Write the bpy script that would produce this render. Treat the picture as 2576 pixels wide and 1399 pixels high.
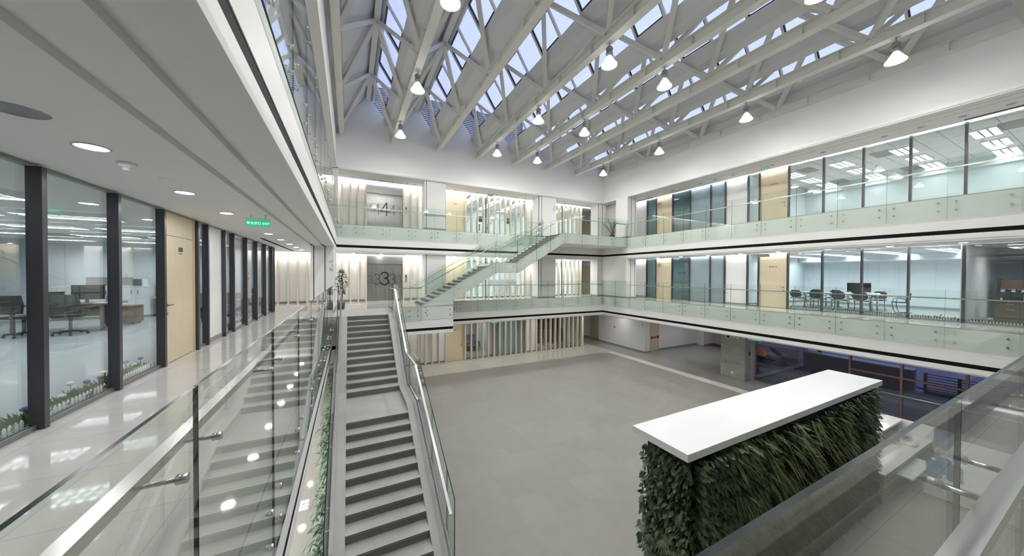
import bpy, math, random
from mathutils import Vector, Matrix
R = random.Random(11)
PI = math.pi
SC = bpy.context.scene
COL = SC.collection
for o in list(bpy.data.objects): bpy.data.objects.remove(o)

# ------------------------------------------------------------------ camera
# x runs right along the far wall, y into the atrium, z up; z = 0 is the third floor
cam = bpy.data.cameras.new('camera'); cam.sensor_width = 36.0
cam.lens = 811.82 / 2576 * 36; cam.clip_start = 0.02; cam.clip_end = 300
co = bpy.data.objects.new('camera', cam); COL.objects.link(co)
YAW, PITCH, ROLL = .4671, -.0121, .0048
def cvec(x, f, u):
    c, s = math.cos(ROLL), math.sin(ROLL); x, u = c*x - s*u, s*x + c*u
    c, s = math.cos(PITCH), math.sin(PITCH); f, u = c*f - s*u, s*f + c*u
    c, s = math.cos(YAW), math.sin(YAW)
    return Vector((c*x + s*f, -s*x + c*f, u))
Rx, Ux, Fx = cvec(1, 0, 0), cvec(0, 0, 1), cvec(0, 1, 0)
co.matrix_world = Matrix(((Rx.x, Ux.x, -Fx.x, 0), (Rx.y, Ux.y, -Fx.y, 0), (Rx.z, Ux.z, -Fx.z, 1.6), (0, 0, 0, 1)))
SC.camera = co
# ------------------------------------------------------------------ sky and exposure
W = bpy.data.worlds.new('dusk_sky'); SC.world = W; W.use_nodes = True
bg = W.node_tree.nodes['Background']; bg.inputs[0].default_value = (.53, .62, .96, 1); bg.inputs[1].default_value = .68
SC.view_settings.view_transform = 'Standard'; SC.view_settings.look = 'None'
SC.view_settings.gamma = 1; SC.view_settings.use_curve_mapping = False
SC.view_settings.exposure = 1.06
cy = SC.cycles
cy.max_bounces = 7; cy.diffuse_bounces = 4; cy.glossy_bounces = 3; cy.transmission_bounces = 4
cy.transparent_max_bounces = 40; cy.sample_clamp_indirect = 4; cy.blur_glossy = .5
cy.caustics_reflective = False; cy.caustics_refractive = False
LAMP, SHADE, COVE, DOWN, TROFF = 104, 1.9, 7.5, 70, 8.8      # emission of high-bay discs, added uplight of their shades, coves, downlights, office troffers

# ------------------------------------------------------------------ materials
MATS = {}
def mat(name, col, rough=.5, metal=0, spec=.5, emit=0, ecol=None):
    m = bpy.data.materials.new(name); m.use_nodes = True
    b = m.node_tree.nodes['Principled BSDF']
    b.inputs['Base Color'].default_value = (*col, 1); b.inputs['Roughness'].default_value = rough
    b.inputs['Metallic'].default_value = metal; b.inputs['Specular IOR Level'].default_value = spec
    if emit:
        b.inputs['Emission Color'].default_value = (*(ecol or col), 1); b.inputs['Emission Strength'].default_value = emit
    MATS[name] = m; return m
def nodes(m): return m.node_tree.nodes, m.node_tree.links, m.node_tree.nodes['Principled BSDF']
def noisy(name, c0, c1, scale, rough=.5, metal=0, stretch=(1, 1, 1), bump=0, spec=.5):
    m = mat(name, c0, rough, metal, spec); n, l, b = nodes(m)
    tc = n.new('ShaderNodeTexCoord'); mp = n.new('ShaderNodeMapping'); mp.inputs['Scale'].default_value = stretch
    t = n.new('ShaderNodeTexNoise'); t.inputs['Scale'].default_value = scale; t.inputs['Detail'].default_value = 4
    r = n.new('ShaderNodeValToRGB'); r.color_ramp.elements[0].position = .3; r.color_ramp.elements[1].position = .7
    r.color_ramp.elements[0].color = (*c0, 1); r.color_ramp.elements[1].color = (*c1, 1)
    l.new(tc.outputs['Object'], mp.inputs[0]); l.new(mp.outputs[0], t.inputs[0]); l.new(t.outputs[0], r.inputs[0]); l.new(r.outputs[0], b.inputs['Base Color'])
    if bump:
        bp = n.new('ShaderNodeBump'); bp.inputs['Strength'].default_value = bump; l.new(t.outputs[0], bp.inputs['Height']); l.new(bp.outputs[0], b.inputs['Normal'])
    return m
def tiled(name, c0, c1, joint, size, rough, w=.004, spec=.5, off=(0, 0)):
    m = mat(name, c0, rough, 0, spec); n, l, b = nodes(m)
    tc = n.new('ShaderNodeTexCoord'); mp = n.new('ShaderNodeMapping'); mp.inputs['Location'].default_value = (off[0], off[1], 0)
    t = n.new('ShaderNodeTexBrick'); t.offset = 0; t.squash = 1
    t.inputs['Color1'].default_value = (*c0, 1); t.inputs['Color2'].default_value = (*c1, 1); t.inputs['Mortar'].default_value = (*joint, 1)
    t.inputs['Scale'].default_value = 1; t.inputs['Mortar Size'].default_value = w; t.inputs['Brick Width'].default_value = size[0]; t.inputs['Row Height'].default_value = size[1]
    t.inputs['Mortar Smooth'].default_value = .1
    nz = n.new('ShaderNodeTexNoise'); nz.inputs['Scale'].default_value = 3.0; nz.inputs['Detail'].default_value = 5
    mx = n.new('ShaderNodeMix'); mx.data_type = 'RGBA'; mx.blend_type = 'MULTIPLY'; mx.inputs[0].default_value = .16
    l.new(tc.outputs['Object'], mp.inputs[0]); l.new(mp.outputs[0], t.inputs[0]); l.new(mp.outputs[0], nz.inputs[0])
    l.new(t.outputs[0], mx.inputs[6]); l.new(nz.outputs[0], mx.inputs[7]); l.new(mx.outputs[2], b.inputs['Base Color'])
    return m
def glass(name, tint, refl=1.0, haze=0, hcol=(.7, .8, .8)):
    m = bpy.data.materials.new(name); m.use_nodes = True; n, l = m.node_tree.nodes, m.node_tree.links; n.clear()
    out = n.new('ShaderNodeOutputMaterial'); tr = n.new('ShaderNodeBsdfTransparent'); tr.inputs[0].default_value = (*tint, 1)
    gl = n.new('ShaderNodeBsdfGlossy'); gl.inputs['Roughness'].default_value = 0.0; gl.inputs[0].default_value = (refl, refl, refl, 1)
    ge = n.new('ShaderNodeNewGeometry'); ma = n.new('ShaderNodeMath'); ma.operation = 'MULTIPLY_ADD'
    ma.inputs[1].default_value = .6667 - 1.5; ma.inputs[2].default_value = 1.5; l.new(ge.outputs['Backfacing'], ma.inputs[0])
    fr = n.new('ShaderNodeFresnel'); l.new(ma.outputs[0], fr.inputs[0])
    mx = n.new('ShaderNodeMixShader'); l.new(fr.outputs[0], mx.inputs[0])
    if haze:
        df = n.new('ShaderNodeBsdfDiffuse'); df.inputs[0].default_value = (*hcol, 1)
        tl = n.new('ShaderNodeBsdfTranslucent'); tl.inputs[0].default_value = (*hcol, 1)
        m1 = n.new('ShaderNodeMixShader'); m1.inputs[0].default_value = .5; l.new(df.outputs[0], m1.inputs[1]); l.new(tl.outputs[0], m1.inputs[2])
        m2 = n.new('ShaderNodeMixShader'); m2.inputs[0].default_value = haze; l.new(tr.outputs[0], m2.inputs[1]); l.new(m1.outputs[0], m2.inputs[2])
        l.new(m2.outputs[0], mx.inputs[1])
    else: l.new(tr.outputs[0], mx.inputs[1])
    l.new(gl.outputs[0], mx.inputs[2]); l.new(mx.outputs[0], out.inputs[0]); MATS[name] = m; return m
def glow(name, col, strength, base=(.8, .8, .8)):
    return mat(name, base, .6, 0, .2, strength, col)

mat('white_paint', (.84, .84, .82), .6, 0, .25); mat('soffit_paint', (.88, .88, .86), .7, 0, .2); mat('fascia_white', (.90, .90, .88), .5)
mat('upper_wall', (.87, .87, .855), .75, 0, .15); mat('steel_paint', (.82, .81, .76), .5, 0, .3); mat('roof_panel', (.78, .78, .765), .6, 0, .2)
mat('black_channel', (.010, .010, .011), .65, 0, .1); mat('dark_frame', (.045, .046, .055), .35, .4); mat('mullion', (.085, .085, .098), .3, .5)
mat('white_edge', (.9, .9, .9), .4); mat('solid_white', (.92, .92, .915), .22); mat('black_plastic', (.015, .015, .017), .35); mat('dark_mesh', (.02, .021, .024), .6)
mat('chrome', (.78, .78, .76), .12, 1); mat('steel', (.62, .62, .60), .28, 1); mat('grey_metal', (.28, .28, .28), .4, .7)
mat('skirting', (.30, .30, .28), .5); mat('red', (.5, .03, .03), .4); mat('orange', (.85, .36, .03), .5); mat('blue_water', (.12, .30, .52), .15)
noisy('brushed', (.33, .33, .315), (.40, .40, .385), 3, .30, .85, (40, 40, .6)); noisy('beech', (.66, .57, .39), (.72, .63, .45), 2.5, .45, 0, (14, 14, .8))
noisy('fin_wood', (.64, .59, .44), (.70, .65, .50), 3, .5, 0, (10, 10, .5)); noisy('brown_wood', (.13, .075, .05), (.19, .11, .075), 3, .4, 0, (1, 8, 12))
noisy('stair_stone', (.37, .37, .345), (.43, .43, .40), 2.2, .5, 0, (1, 1, 1)); noisy('concrete', (.36, .37, .33), (.43, .44, .40), 1.6, .7, 0, (1, 1, 3)); noisy('stair_stone_dark', (.16, .16, .15), (.19, .19, .178), 2.2, .5)  # riser faces take a darker tone of the tread stone
noisy('lilac_lit_concrete', (.58, .50, .53), (.66, .57, .60), 1.6, .7)  # lilac outdoor light is put into this concrete's colour
noisy('carpet', (.24, .26, .265), (.29, .31, .315), .8, .55, 0, (2, .5, 1)); noisy('asphalt', (.15, .16, .19), (.20, .21, .24), 6, .8)
tiled('gallery_tile', (.62, .59, .55), (.65, .62, .58), (.42, .40, .37), (.8, .8), .045, .003, .55, (.26, .15)); tiled('hall_tile', (.29, .28, .25), (.315, .305, .27), (.265, .255, .225), (.9, .9), .42, .003, .4)
tiled('border_tile', (.56, .54, .47), (.59, .57, .50), (.45, .43, .38), (.9, .9), .05, .003, .55); tiled('side_tile', (.34, .34, .31), (.36, .36, .33), (.28, .28, .25), (.9, .9), .13, .003, .5)
mat('pale_stone', (.62, .58, .51), .25); tiled('ceiling_tile', (.80, .83, .84), (.82, .85, .86), (.40, .43, .45), (1.2, .6), .8, .012, .1)
mat('cream_panel', (.70, .68, .60), .5); mat('meeting_wall', (.74, .81, .84), .7, 0, .2); mat('grey_fabric', (.25, .26, .28), .9); mat('dark_room', (.10, .10, .11), .8); mat('brown_back', (.16, .11, .09), .8)
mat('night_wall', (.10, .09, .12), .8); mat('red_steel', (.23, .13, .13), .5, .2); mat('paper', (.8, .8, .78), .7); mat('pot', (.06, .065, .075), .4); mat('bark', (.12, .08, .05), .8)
glass('rail_glass', (.955, .985, .965)); glass('glass_edge', (.30, .52, .44)); MATS['glass_edge'] = mat('glass_rim', (.015, .035, .032), .2, 0, .25)
glass('office_glass', (.94, .965, .97)); glass('sky_glass', (.97, .975, 1.0)); glass('facade_glass', (.80, .82, .94), .8); glass('dark_glass', (.55, .68, .68), 1, .30, (.16, .22, .23))
glass('frost_glass', (.72, .82, .84), 1, .75, (.52, .62, .65)); glass('bottle', (.45, .66, .82), 1, .45, (.2, .45, .68)); glass('clear_jar', (.9, .93, .93))
glow('lamp_glow', (1, .98, .95), LAMP); glow('shade_glow', (1, .99, .96), SHADE, (.55, .55, .55)); glow('cove_glow', (.93, .93, 1.0), COVE); glow('down_glow', (1, .97, 1), DOWN)
glow('troffer_glow', (.92, .97, 1.0), TROFF); glow('exit_glow', (.03, .62, .34), .25, (.12, .52, .34)); mat('exit_pale', (.52, .74, .64), .3); glow('exit_text', (.5, 1, .8), .6); glow('spot_glow', (.95, .93, 1), 9)
def leaf_mat(name, c0, c1, rough=.38):
    m = noisy(name, c0, c1, 2.4, rough); n, l, b = nodes(m); b.inputs['Specular IOR Level'].default_value = .5; return m
leaf_mat('leaf_broad', (.048, .085, .036), (.12, .18, .085)); leaf_mat('leaf_grass', (.045, .085, .018), (.15, .205, .055)); leaf_mat('leaf_palm', (.05, .085, .035), (.13, .18, .075))
leaf_mat('leaf_fine', (.022, .055, .02), (.06, .12, .035)); leaf_mat('leaf_ivy', (.07, .17, .09), (.20, .36, .20)); leaf_mat('lawn', (.05, .12, .03), (.12, .22, .06), .7)
mat('white_petal', (.8, .83, .7), .7); mat('violet_petal', (.16, .15, .42), .7); mat('violet_dark', (.07, .05, .14), .7); mat('red_ribbon', (.6, .04, .03), .6); mat('soil', (.02, .02, .018), .9)
mat('digit_black', (.03, .032, .035), .3); mat('digit_blue', (.09, .115, .14), .4); mat('digit_pale', (.16, .18, .195), .4); mat('ink', (.03, .03, .025), .5); mat('sign_blue', (.08, .16, .38), .5)

# ------------------------------------------------------------------ mesh helpers
class MB:
    def __init__(s): s.v = []; s.f = []; s.m = []; s.sm = []
    def face(s, pts, m=0, sm=False):
        i = len(s.v); s.v += [tuple(p) for p in pts]; s.f.append(tuple(range(i, i+len(pts)))); s.m.append(m); s.sm.append(sm)
    def box(s, x0, x1, y0, y1, z0, z1, m=0, thin=None, em=1):
        x0, x1 = sorted((x0, x1)); y0, y1 = sorted((y0, y1)); z0, z1 = sorted((z0, z1)); i = len(s.v)
        s.v += [(x0, y0, z0), (x1, y0, z0), (x1, y1, z0), (x0, y1, z0), (x0, y0, z1), (x1, y0, z1), (x1, y1, z1), (x0, y1, z1)]
        for k, (f, ax) in enumerate((((0, 3, 2, 1), 'z'), ((4, 5, 6, 7), 'z'), ((0, 1, 5, 4), 'y'), ((2, 3, 7, 6), 'y'), ((1, 2, 6, 5), 'x'), ((3, 0, 4, 7), 'x'))):
            s.f.append(tuple(i+a for a in f)); s.m.append(m if thin is None or ax == thin else em); s.sm.append(False)
        return s
    def prism(s, pts, ax, a, b, m=0, em=None):
        # pts: polygon in the two remaining axes (in x,y,z order), extruded a..b along ax
        def P(p, t): return (t, p[0], p[1]) if ax == 'x' else (p[0], t, p[1]) if ax == 'y' else (p[0], p[1], t)
        n = len(pts); ar = sum(pts[k][0]*pts[(k+1) % n][1] - pts[(k+1) % n][0]*pts[k][1] for k in range(n))
        if (ar > 0) == (ax == 'y'): pts = pts[::-1]
        if a > b: a, b = b, a
        i = len(s.v); s.v += [P(p, a) for p in pts] + [P(p, b) for p in pts]
        s.f.append(tuple(i+k for k in range(n))[::-1]); s.f.append(tuple(i+n+k for k in range(n))); s.m += [m, m]; s.sm += [False, False]
        for k in range(n):
            k2 = (k+1) % n; s.f.append((i+k, i+k2, i+n+k2, i+n+k)); s.m.append(m if em is None else em); s.sm.append(False)
        return s
    def bar(s, p0, p1, w, h, m=0, up=(0, 0, 1)):
        p0, p1 = Vector(p0), Vector(p1); d = (p1-p0).normalized(); r = d.cross(Vector(up))
        if r.length < 1e-4: r = d.cross(Vector((1, 0, 0)))
        r.normalize(); u = r.cross(d); i = len(s.v)
        for p in (p0, p1):
            for a, b in ((-1, -1), (1, -1), (1, 1), (-1, 1)): s.v.append(tuple(p + r*(a*w/2) + u*(b*h/2)))
        for f in ((3, 2, 1, 0), (4, 5, 6, 7), (0, 1, 5, 4), (1, 2, 6, 5), (2, 3, 7, 6), (3, 0, 4, 7)): s.f.append(tuple(i+a for a in f)); s.m.append(m); s.sm.append(False)
        return s
    def tube(s, pts, r, n=8, m=0, closed=False):
        pts = [Vector(p) for p in pts]; rs = r if isinstance(r, (list, tuple)) else [r]*len(pts); i0 = len(s.v); prev = None
        for k, p in enumerate(pts):
            d = (pts[min(k+1, len(pts)-1)] - pts[max(k-1, 0)]).normalized()
            a = d.cross(Vector((0, 0, 1)) if abs(d.z) < .95 else Vector((1, 0, 0))).normalized()
            if prev is not None and a.dot(prev) < 0: a = -a
            prev = a; b = d.cross(a)
            for q in range(n):
                t = 2*PI*q/n; s.v.append(tuple(p + (a*math.cos(t) + b*math.sin(t))*rs[k]))
        for k in range(len(pts)-1):
            for q in range(n):
                q2 = (q+1) % n; s.f.append((i0+k*n+q, i0+k*n+q2, i0+(k+1)*n+q2, i0+(k+1)*n+q)); s.m.append(m); s.sm.append(True)
        s.f.append(tuple(i0+q for q in range(n))[::-1]); s.f.append(tuple(i0+(len(pts)-1)*n+q for q in range(n))); s.m += [m, m]; s.sm += [False, False]
        return s
    def lathe(s, prof, c=(0, 0, 0), n=20, m=0, mm=None):
        i0 = len(s.v)
        for r, z in prof:
            for q in range(n):
                t = 2*PI*q/n; s.v.append((c[0]+r*math.cos(t), c[1]+r*math.sin(t), c[2]+z))
        for k in range(len(prof)-1):
            for q in range(n):
                q2 = (q+1) % n; s.f.append((i0+k*n+q, i0+k*n+q2, i0+(k+1)*n+q2, i0+(k+1)*n+q)); s.m.append(m if mm is None else mm[k]); s.sm.append(True)
        return s
    def ball(s, c, r, n=10, m=0, sq=1):
        return s.lathe([(max(1e-4, r*math.sin(PI*k/6)), -r*sq*math.cos(PI*k/6)) for k in range(7)], c, n, m)
    def leaf(s, p, d, nrm, L, Wd, droop=.2, m=0, segs=3):
        p = Vector(p); d = Vector(d).normalized(); nrm = Vector(nrm); r = d.cross(nrm)
        if r.length < 1e-3: r = d.cross(Vector((.3, .5, .8)))
        r.normalize(); i = len(s.v); prof = {2: (.25, 1, 0), 3: (.25, 1, .75, 0), 4: (.3, .9, 1, .6, 0)}[segs]
        for k, wf in enumerate(prof):
            t = k/segs; q = p + d*(L*t) + Vector((0, 0, -droop*L*t*t))
            s.v.append(tuple(q - r*(Wd*wf/2))); s.v.append(tuple(q + r*(Wd*wf/2)))
        for k in range(segs): s.f.append((i+2*k, i+2*k+1, i+2*k+3, i+2*k+2)); s.m.append(m); s.sm.append(True)
    def build(s, name, mats, parent=None, loc=(0, 0, 0), link=True):
        if isinstance(mats, str): mats = (mats,)
        me = bpy.data.meshes.new(name); o = Vector(loc) if parent is None else Vector(wloc(parent))
        me.from_pydata([(a-o.x, b-o.y, c-o.z) for a, b, c in s.v], [], s.f)
        for k in mats: me.materials.append(MATS[k])
        me.polygons.foreach_set('material_index', s.m); me.polygons.foreach_set('use_smooth', s.sm); me.update()
        ob = bpy.data.objects.new(name, me); COL.objects.link(ob)
        if parent is not None: ob.parent = parent
        else: ob.location = o
        return ob
def wloc(o):
    p = Vector(o.location)
    while o.parent: o = o.parent; p += Vector(o.location)
    return p
def tag(o, label, cat, group=None, kind=None):
    o['label'] = label; o['category'] = cat
    if group: o['group'] = group
    if kind: o['kind'] = kind
    return o
def thing(name, loc, label, cat, group=None):
    o = bpy.data.objects.new(name, None); COL.objects.link(o); o.location = loc; o.empty_display_size = .1
    return tag(o, label, cat, group)
def dup(o, loc=None, rz=0, label=None, parent=None):
    c = o.copy(); COL.objects.link(c)
    if parent is not None: c.parent = parent
    for ch in list(o.children): dup(ch, parent=c)
    if loc is not None: c.location = loc; c.rotation_euler = (0, 0, rz)
    if label: c['label'] = label
    return c
def struct(name, mb, mats, parent=None):
    o = mb.build(name, mats, parent)
    if parent is None: o['kind'] = 'structure'
    return o
def sroot(name, loc=(0, 0, 0)):
    o = bpy.data.objects.new(name, None); COL.objects.link(o); o.location = loc; o['kind'] = 'structure'; return o
def B(*a): return MB().box(*a)
ORD = ('first second third fourth fifth sixth seventh eighth ninth tenth eleventh twelfth thirteenth fourteenth fifteenth sixteenth seventeenth eighteenth '
       'nineteenth twentieth').split() + ['twenty-'+w for w in 'first second third fourth fifth sixth seventh eighth ninth'.split()] + ['thirtieth'] + ['thirty-'+w for w in 'first second third fourth fifth sixth seventh eighth ninth'.split()]

XL, XR, YW = -2.85, 18.8, 20.4         # office wall left, office wall right, back wall
FX, FY, BX, BY = -.565, .28, 16.77, 18.34   # atrium edges: left, near, right, back
G, L4 = -4.1, 4.1

# ================================================================== structure: floors, slabs, ceilings
struct('floor', B(-.4, 16.9, -6, 17.98, G-.2, G), 'hall_tile')
struct('floor_border', B(-12, 17.5, 17.98, 24.5, G-.2, G).box(-12, -.4, -6, 17.98, G-.2, G), 'border_tile')
struct('trim_1', B(16.9, 17.5, -6, 17.98, G-.2, G), 'pale_stone')
struct('floor_side', B(17.5, 28, 9.76, 24.5, G-.2, G).box(17.5, 19.85, -6, 9.76, G-.2, G), 'side_tile')
def slab(name, x0, x1, y0, y1, zt, holes=None):
    m = MB(); m.box(x0, x1, y0, y1, zt-.03, zt, 0); m.box(x0, x1, y0, y1, zt-1.06, zt-.03, 1)
    m.box(x0+.008, x1-.008, y0+.008, y1-.008, zt-1.19, zt-1.06, 2); m.box(x0, x1, y0, y1, zt-1.35, zt-1.19, 1)
    return struct(name, m, ('gallery_tile', 'fascia_white', 'black_channel'))
for lv, zt in (('third', 0), ('fourth', L4)):
    slab('floor_%s_left' % lv, -12, FX, -6, BY, zt); slab('floor_%s_back' % lv, -12, 26, BY, 25, zt)
    slab('floor_%s_right' % lv, BX, 26, -6, BY, zt); slab('floor_%s_near' % lv, FX, BX, -6, FY, zt)
slab('floor_third_landing', FX, 4.72, 15.97, BY, 0)
m = MB(); m.box(FX, 1.63, 13.42, 15.97, -.03, 0, 0); m.box(FX, 1.63, 13.42, 15.97, -1.06, -.03, 1); m.box(FX+.008, 1.622, 13.428, 15.97, -1.19, -1.06, 2); m.box(FX, 1.63, 13.42, 15.97, -1.35, -1.19, 1)
struct('floor_third_bridge', m, ('stair_stone', 'fascia_white', 'black_channel'))
struct('floor_fourth_landing', B(11.56, BX, 16.0, BY, L4-.03, L4).box(11.56, BX, 16.0, BY, L4-.62, L4-.03, 1), ('gallery_tile', 'soffit_paint'))
# ceilings with shadow grooves that follow the portals
def ceil_left(z, nm):
    m = MB(); zz = z+.06
    for a, b in ((-12, -1.345), (-1.255, -.955), (-.875, FX+.02)): m.box(a, b, -6, 18.3, z, zz)
    return struct(nm, m, 'soffit_paint')
ceil_left(2.69, 'ceiling_third_left'); ceil_left(6.85, 'ceiling_fourth_left')
for nm, z in (('ceiling_third_right', 2.69), ('ceiling_fourth_right', 6.85)):
    m = MB()
    for a, b in ((BX+.02, 17.12), (17.15, 17.52), (17.55, 18.64)): m.box(a, b, -6, 18.3, z, z+.06)
    m.box(18.82, 26, -6, 18.3, z+.02, z+.08, 1)
    struct(nm, m, ('soffit_paint', 'ceiling_tile'))
for nm, z in (('ceiling_third_back', 2.69), ('ceiling_fourth_back', 6.85)):
    m = MB()
    for a, b in ((BY+.02, 18.72), (18.75, 19.12), (19.15, 19.97)): m.box(-12, 26, a, b, z, z+.06)
    m.box(-12, 26, 20.42, 25, z+.02, z+.08, 1)
    struct(nm, m, ('soffit_paint', 'ceiling_tile'))
struct('ceiling_fourth', B(-12, FX-.4, -6, 25, 6.92, 7.1).box(17.2, 26, -6, 25, 6.92, 7.1).box(FX-.4, 17.2, 18.7, 25, 6.92, 7.1).box(FX-.4, 17.2, -6, -.2, 6.92, 7.1), 'soffit_paint')
struct('ceiling_ground', B(-12, FX-.05, -6, BY, -1.40, -1.352).box(BX+.05, 26, 9.8, BY, -1.40, -1.352).box(BX+.05, 19.9, -6, 9.8, -1.40, -1.352).box(-12, 26, BY+.05, 25, -1.40, -1.352), 'soffit_paint')
# upper walls of the atrium
ZR = 9.40
struct('wall_upper_left', B(-1.0, -.58, -.2, 18.7, 6.92, ZR), 'upper_wall'); struct('wall_upper_right', B(16.79, 17.2, -.2, 18.7, 6.92, ZR), 'upper_wall')
struct('wall_upper_near', B(-.58, 16.79, -.2, .26, 6.92, ZR), 'upper_wall'); struct('wall_upper_back', B(-.58, 16.79, 18.36, 18.7, 6.92, ZR), 'upper_wall')
struct('trim_2', B(16.765, 16.79, .26, 18.36, 6.90, 7.0).box(-.58, 16.79, 18.335, 18.36, 6.90, 7.0).box(-.58, -.555, .26, 18.36, 6.90, 7.0), 'fascia_white')
CH = [-.33 + 2.43*k for k in range(8)]        # bottom chord lines of the roof
for nm, a, b in (('wall_gable_back', 18.42, 18.6), ('wall_gable_near', .02, .20)):
    m = MB()
    for k in range(7): m.prism([(CH[k], 9.25), (CH[k+1], 9.25), (CH[k+1]-.1, 9.35), (CH[k]+1.215, 10.85), (CH[k]+.1, 9.35)], 'y', a, b)
    struct(nm, m, 'upper_wall')

# ---- piers
def pier(name, x0, x1, y0, y1, z0, z1, grooves=(), face='y', gx=()):
    m = MB().box(x0, x1, y0, y1, z0, z1)
    for g in grooves: m.box(g-.014, g+.014, y0-.004, y0+.02, z0, z1, 1)
    m.box(x0-.006, x1+.006, y0-.006, y1+.006, z0, z0+.10, 2)
    return struct(name, m, ('white_paint', 'black_channel', 'skirting'))
pier('wall_pier_left', -1.36, FX, 14.9, BY, 0, 2.69, (-1.25, -.865))
for z0, z1 in ((0, 2.69), (L4, 6.9)):
    pier('pillar_back', 3.8, 5.0, 18.5, 19.3, z0, z1, (3.895,)); pier('pillar_back', 11.3, 12.68, 18.5, 19.3, z0, z1, (11.53, 11.31)); pier('pillar_back', 16.43, 17.2, 18.5, 19.3, z0, z1, (16.45, 16.84))
pier('wall_pier_right', BX, 17.62, 16.0, 18.5, 0, 2.69, (17.12, 17.5)); pier('wall_pier_right', BX, 17.62, 16.0, 17.05, L4, 6.9, (17.12, 17.5))
struct('wall_niche', B(17.55, 17.75, 17.05, 19.3, L4, 6.9), 'white_paint')
pier('pillar_left', -.75, -.5, 18.36, 18.7, L4, 6.9, ())
# ---- back wall, both upper levels
for z0, z1 in ((0, 2.75), (L4, 6.91)):
    struct('wall_back', B(-12, .88, YW, YW+.15, z0, z1).box(2.89, 5.5, YW, YW+.15, z0, z1).box(.88, 2.89, YW+.12, YW+.2, z0, z1).box(11.36, 12.9, YW, YW+.15, z0, z1).box(17.9, 26, YW, YW+.15, z0, z1).box(5.5, 6.78, YW+.1, YW+.15, z0, z1), 'white_paint')
    struct('baseboard_back', B(-12, .86, YW-.012, YW, z0, z0+.11).box(2.91, 5.5, YW-.012, YW, z0, z0+.11), 'skirting')
    struct('wall_corridor', B(18.9, 19.1, YW+.15, 25, z0, z1).box(16.3, 16.45, YW+.15, 25, z0, z1), 'white_paint')
    struct('wall_rear', B(-12, 26, 24.8, 25, z0, z1), 'meeting_wall')
    struct('wall_rear_side', B(6.6, 6.75, YW+.15, 24.8, z0, z1), 'meeting_wall')
    struct('ceiling_cove_back', B(-12, 17.9, 19.98, 20.18, z1-.045, z1-.03), 'cove_glow')
    struct('ceiling_cove_right', B(18.66, 18.785, -6, 17.9, z1-.045, z1-.03), 'cove_glow')
# ---- side walls
struct('wall_left', B(XL-.12, XL, 9.68, 10.47, 0, 2.75).box(XL-.12, XL, -6, .2, 0, 2.75), 'white_paint')
struct('baseboard_left', B(XL, XL+.012, 9.68, 10.47, 0, .1), 'skirting')
struct('wall_office', B(-10.2, XL, 16.5, 16.7, 0, 2.75).box(-10.2, -10, -6, 16.5, 0, 2.75).box(-10.2, XL, -6, -5.8, 0, 2.75), 'meeting_wall')
struct('floor_office', B(-10, XL-.06, -5.8, 16.5, .0, .012), 'carpet')
struct('wall_fourth_left', B(-3.0, XL, -6, 25, L4, 6.91), 'white_paint')
for z0, z1 in ((0, 2.75), (L4, 6.91)):
    struct('wall_right', B(XR, XR+.1, 9.66, 10.74, z0, z1).box(XR, XR+.1, 16.12, 20.4, z0, z1), 'white_paint')
    struct('baseboard_right', B(XR-.012, XR, 9.66, 10.74, z0, z0+.1).box(XR-.012, XR, 16.12, 20.4, z0, z0+.1), 'skirting')
    struct('wall_meeting', B(XR+.1, 25.2, 9.62, 9.72, z0, z1).box(25, 25.2, -6, 9.62, z0, z1).box(20.9, 21, 9.72, 20.4, z0, z1).box(XR+.1, 21, 12.8, 12.88, z0, z1).box(XR+.1, 21, 16.1, 16.2, z0, z1).box(XR+.1, 26, -6, -5.8, z0, z1), 'meeting_wall')
    struct('baseboard_meeting', B(24.97, 25, -6, 9.62, z0, z0+.12).box(XR+.1, 25, 9.59, 9.62, z0, z0+.12), 'skirting')
struct('wall_divider', B(XR+.06, 25, 2.90, 2.98, 0, 2.75), 'white_paint')
# bulkhead lines across the meeting room ceilings
struct('ceiling_bulkhead', B(24.2, 25, -5.8, 9.6, 2.38, 2.75).box(24.9, 25, -5.8, 9.6, 6.45, 6.9), 'meeting_wall')
for z0, fm in ((0, 'carpet'), (L4, 'pale_stone')): struct('floor_meeting', B(XR+.03, 25, -5.8, 9.62, z0, z0+.008), fm)  # unseen fourth floor finish made pale to bounce light onto the ceiling
# ---- near side closing walls (behind the camera)
struct('wall_near', B(-12, 26, -6.2, -6, G, 7.1), 'white_paint'); struct('wall_outer_left', B(-12.2, -12, -6, 25, G, 7.1), 'white_paint')
struct('wall_outer_back', B(-12, 26, 25, 25.2, G, 7.1), 'white_paint'); struct('wall_outer_right', B(26, 26.2, -6, 25, -1.35, 7.1), 'white_paint')

# ================================================================== glazed partitions
NW = [0]
def partition(ax, pos, segs, z0, z1, depth=.1, out=1, frame='mullion'):
    """segs: (a, b, kind); mullions stand at the ends of every glazed run; out = +1/-1 side the mullions project to"""
    NW[0] += 1; root = sroot('window_%d' % NW[0])
    def bx(m, a, b, p0, p1, za, zb, **k): return m.box(p0, p1, a, b, za, zb, **k) if ax == 'x' else m.box(a, b, p0, p1, za, zb, **k)
    edges = set()
    for a, b, kind in segs:
        g = {'g': 'office_glass', 'd': 'dark_glass', 'f': 'frost_glass'}[kind]
        bx(MB(), a, b, pos-.006, pos+.006, z0+.05, z1, thin=ax).build('pane', (g, 'glass_edge'), root)
        edges.add(round(a, 3)); edges.add(round(b, 3))
    for e in sorted(edges):
        bx(MB(), e-.032, e+.032, pos-.03 if out > 0 else pos-depth+.02, pos+depth-.02 if out > 0 else pos+.03, z0, z1).build('mullion', frame, root)
    m = MB()
    for a, b, kind in segs: bx(m, a, b, pos-.03, pos+.03, z0, z0+.05)
    m.build('sill', 'grey_metal', root)
    return root
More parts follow.
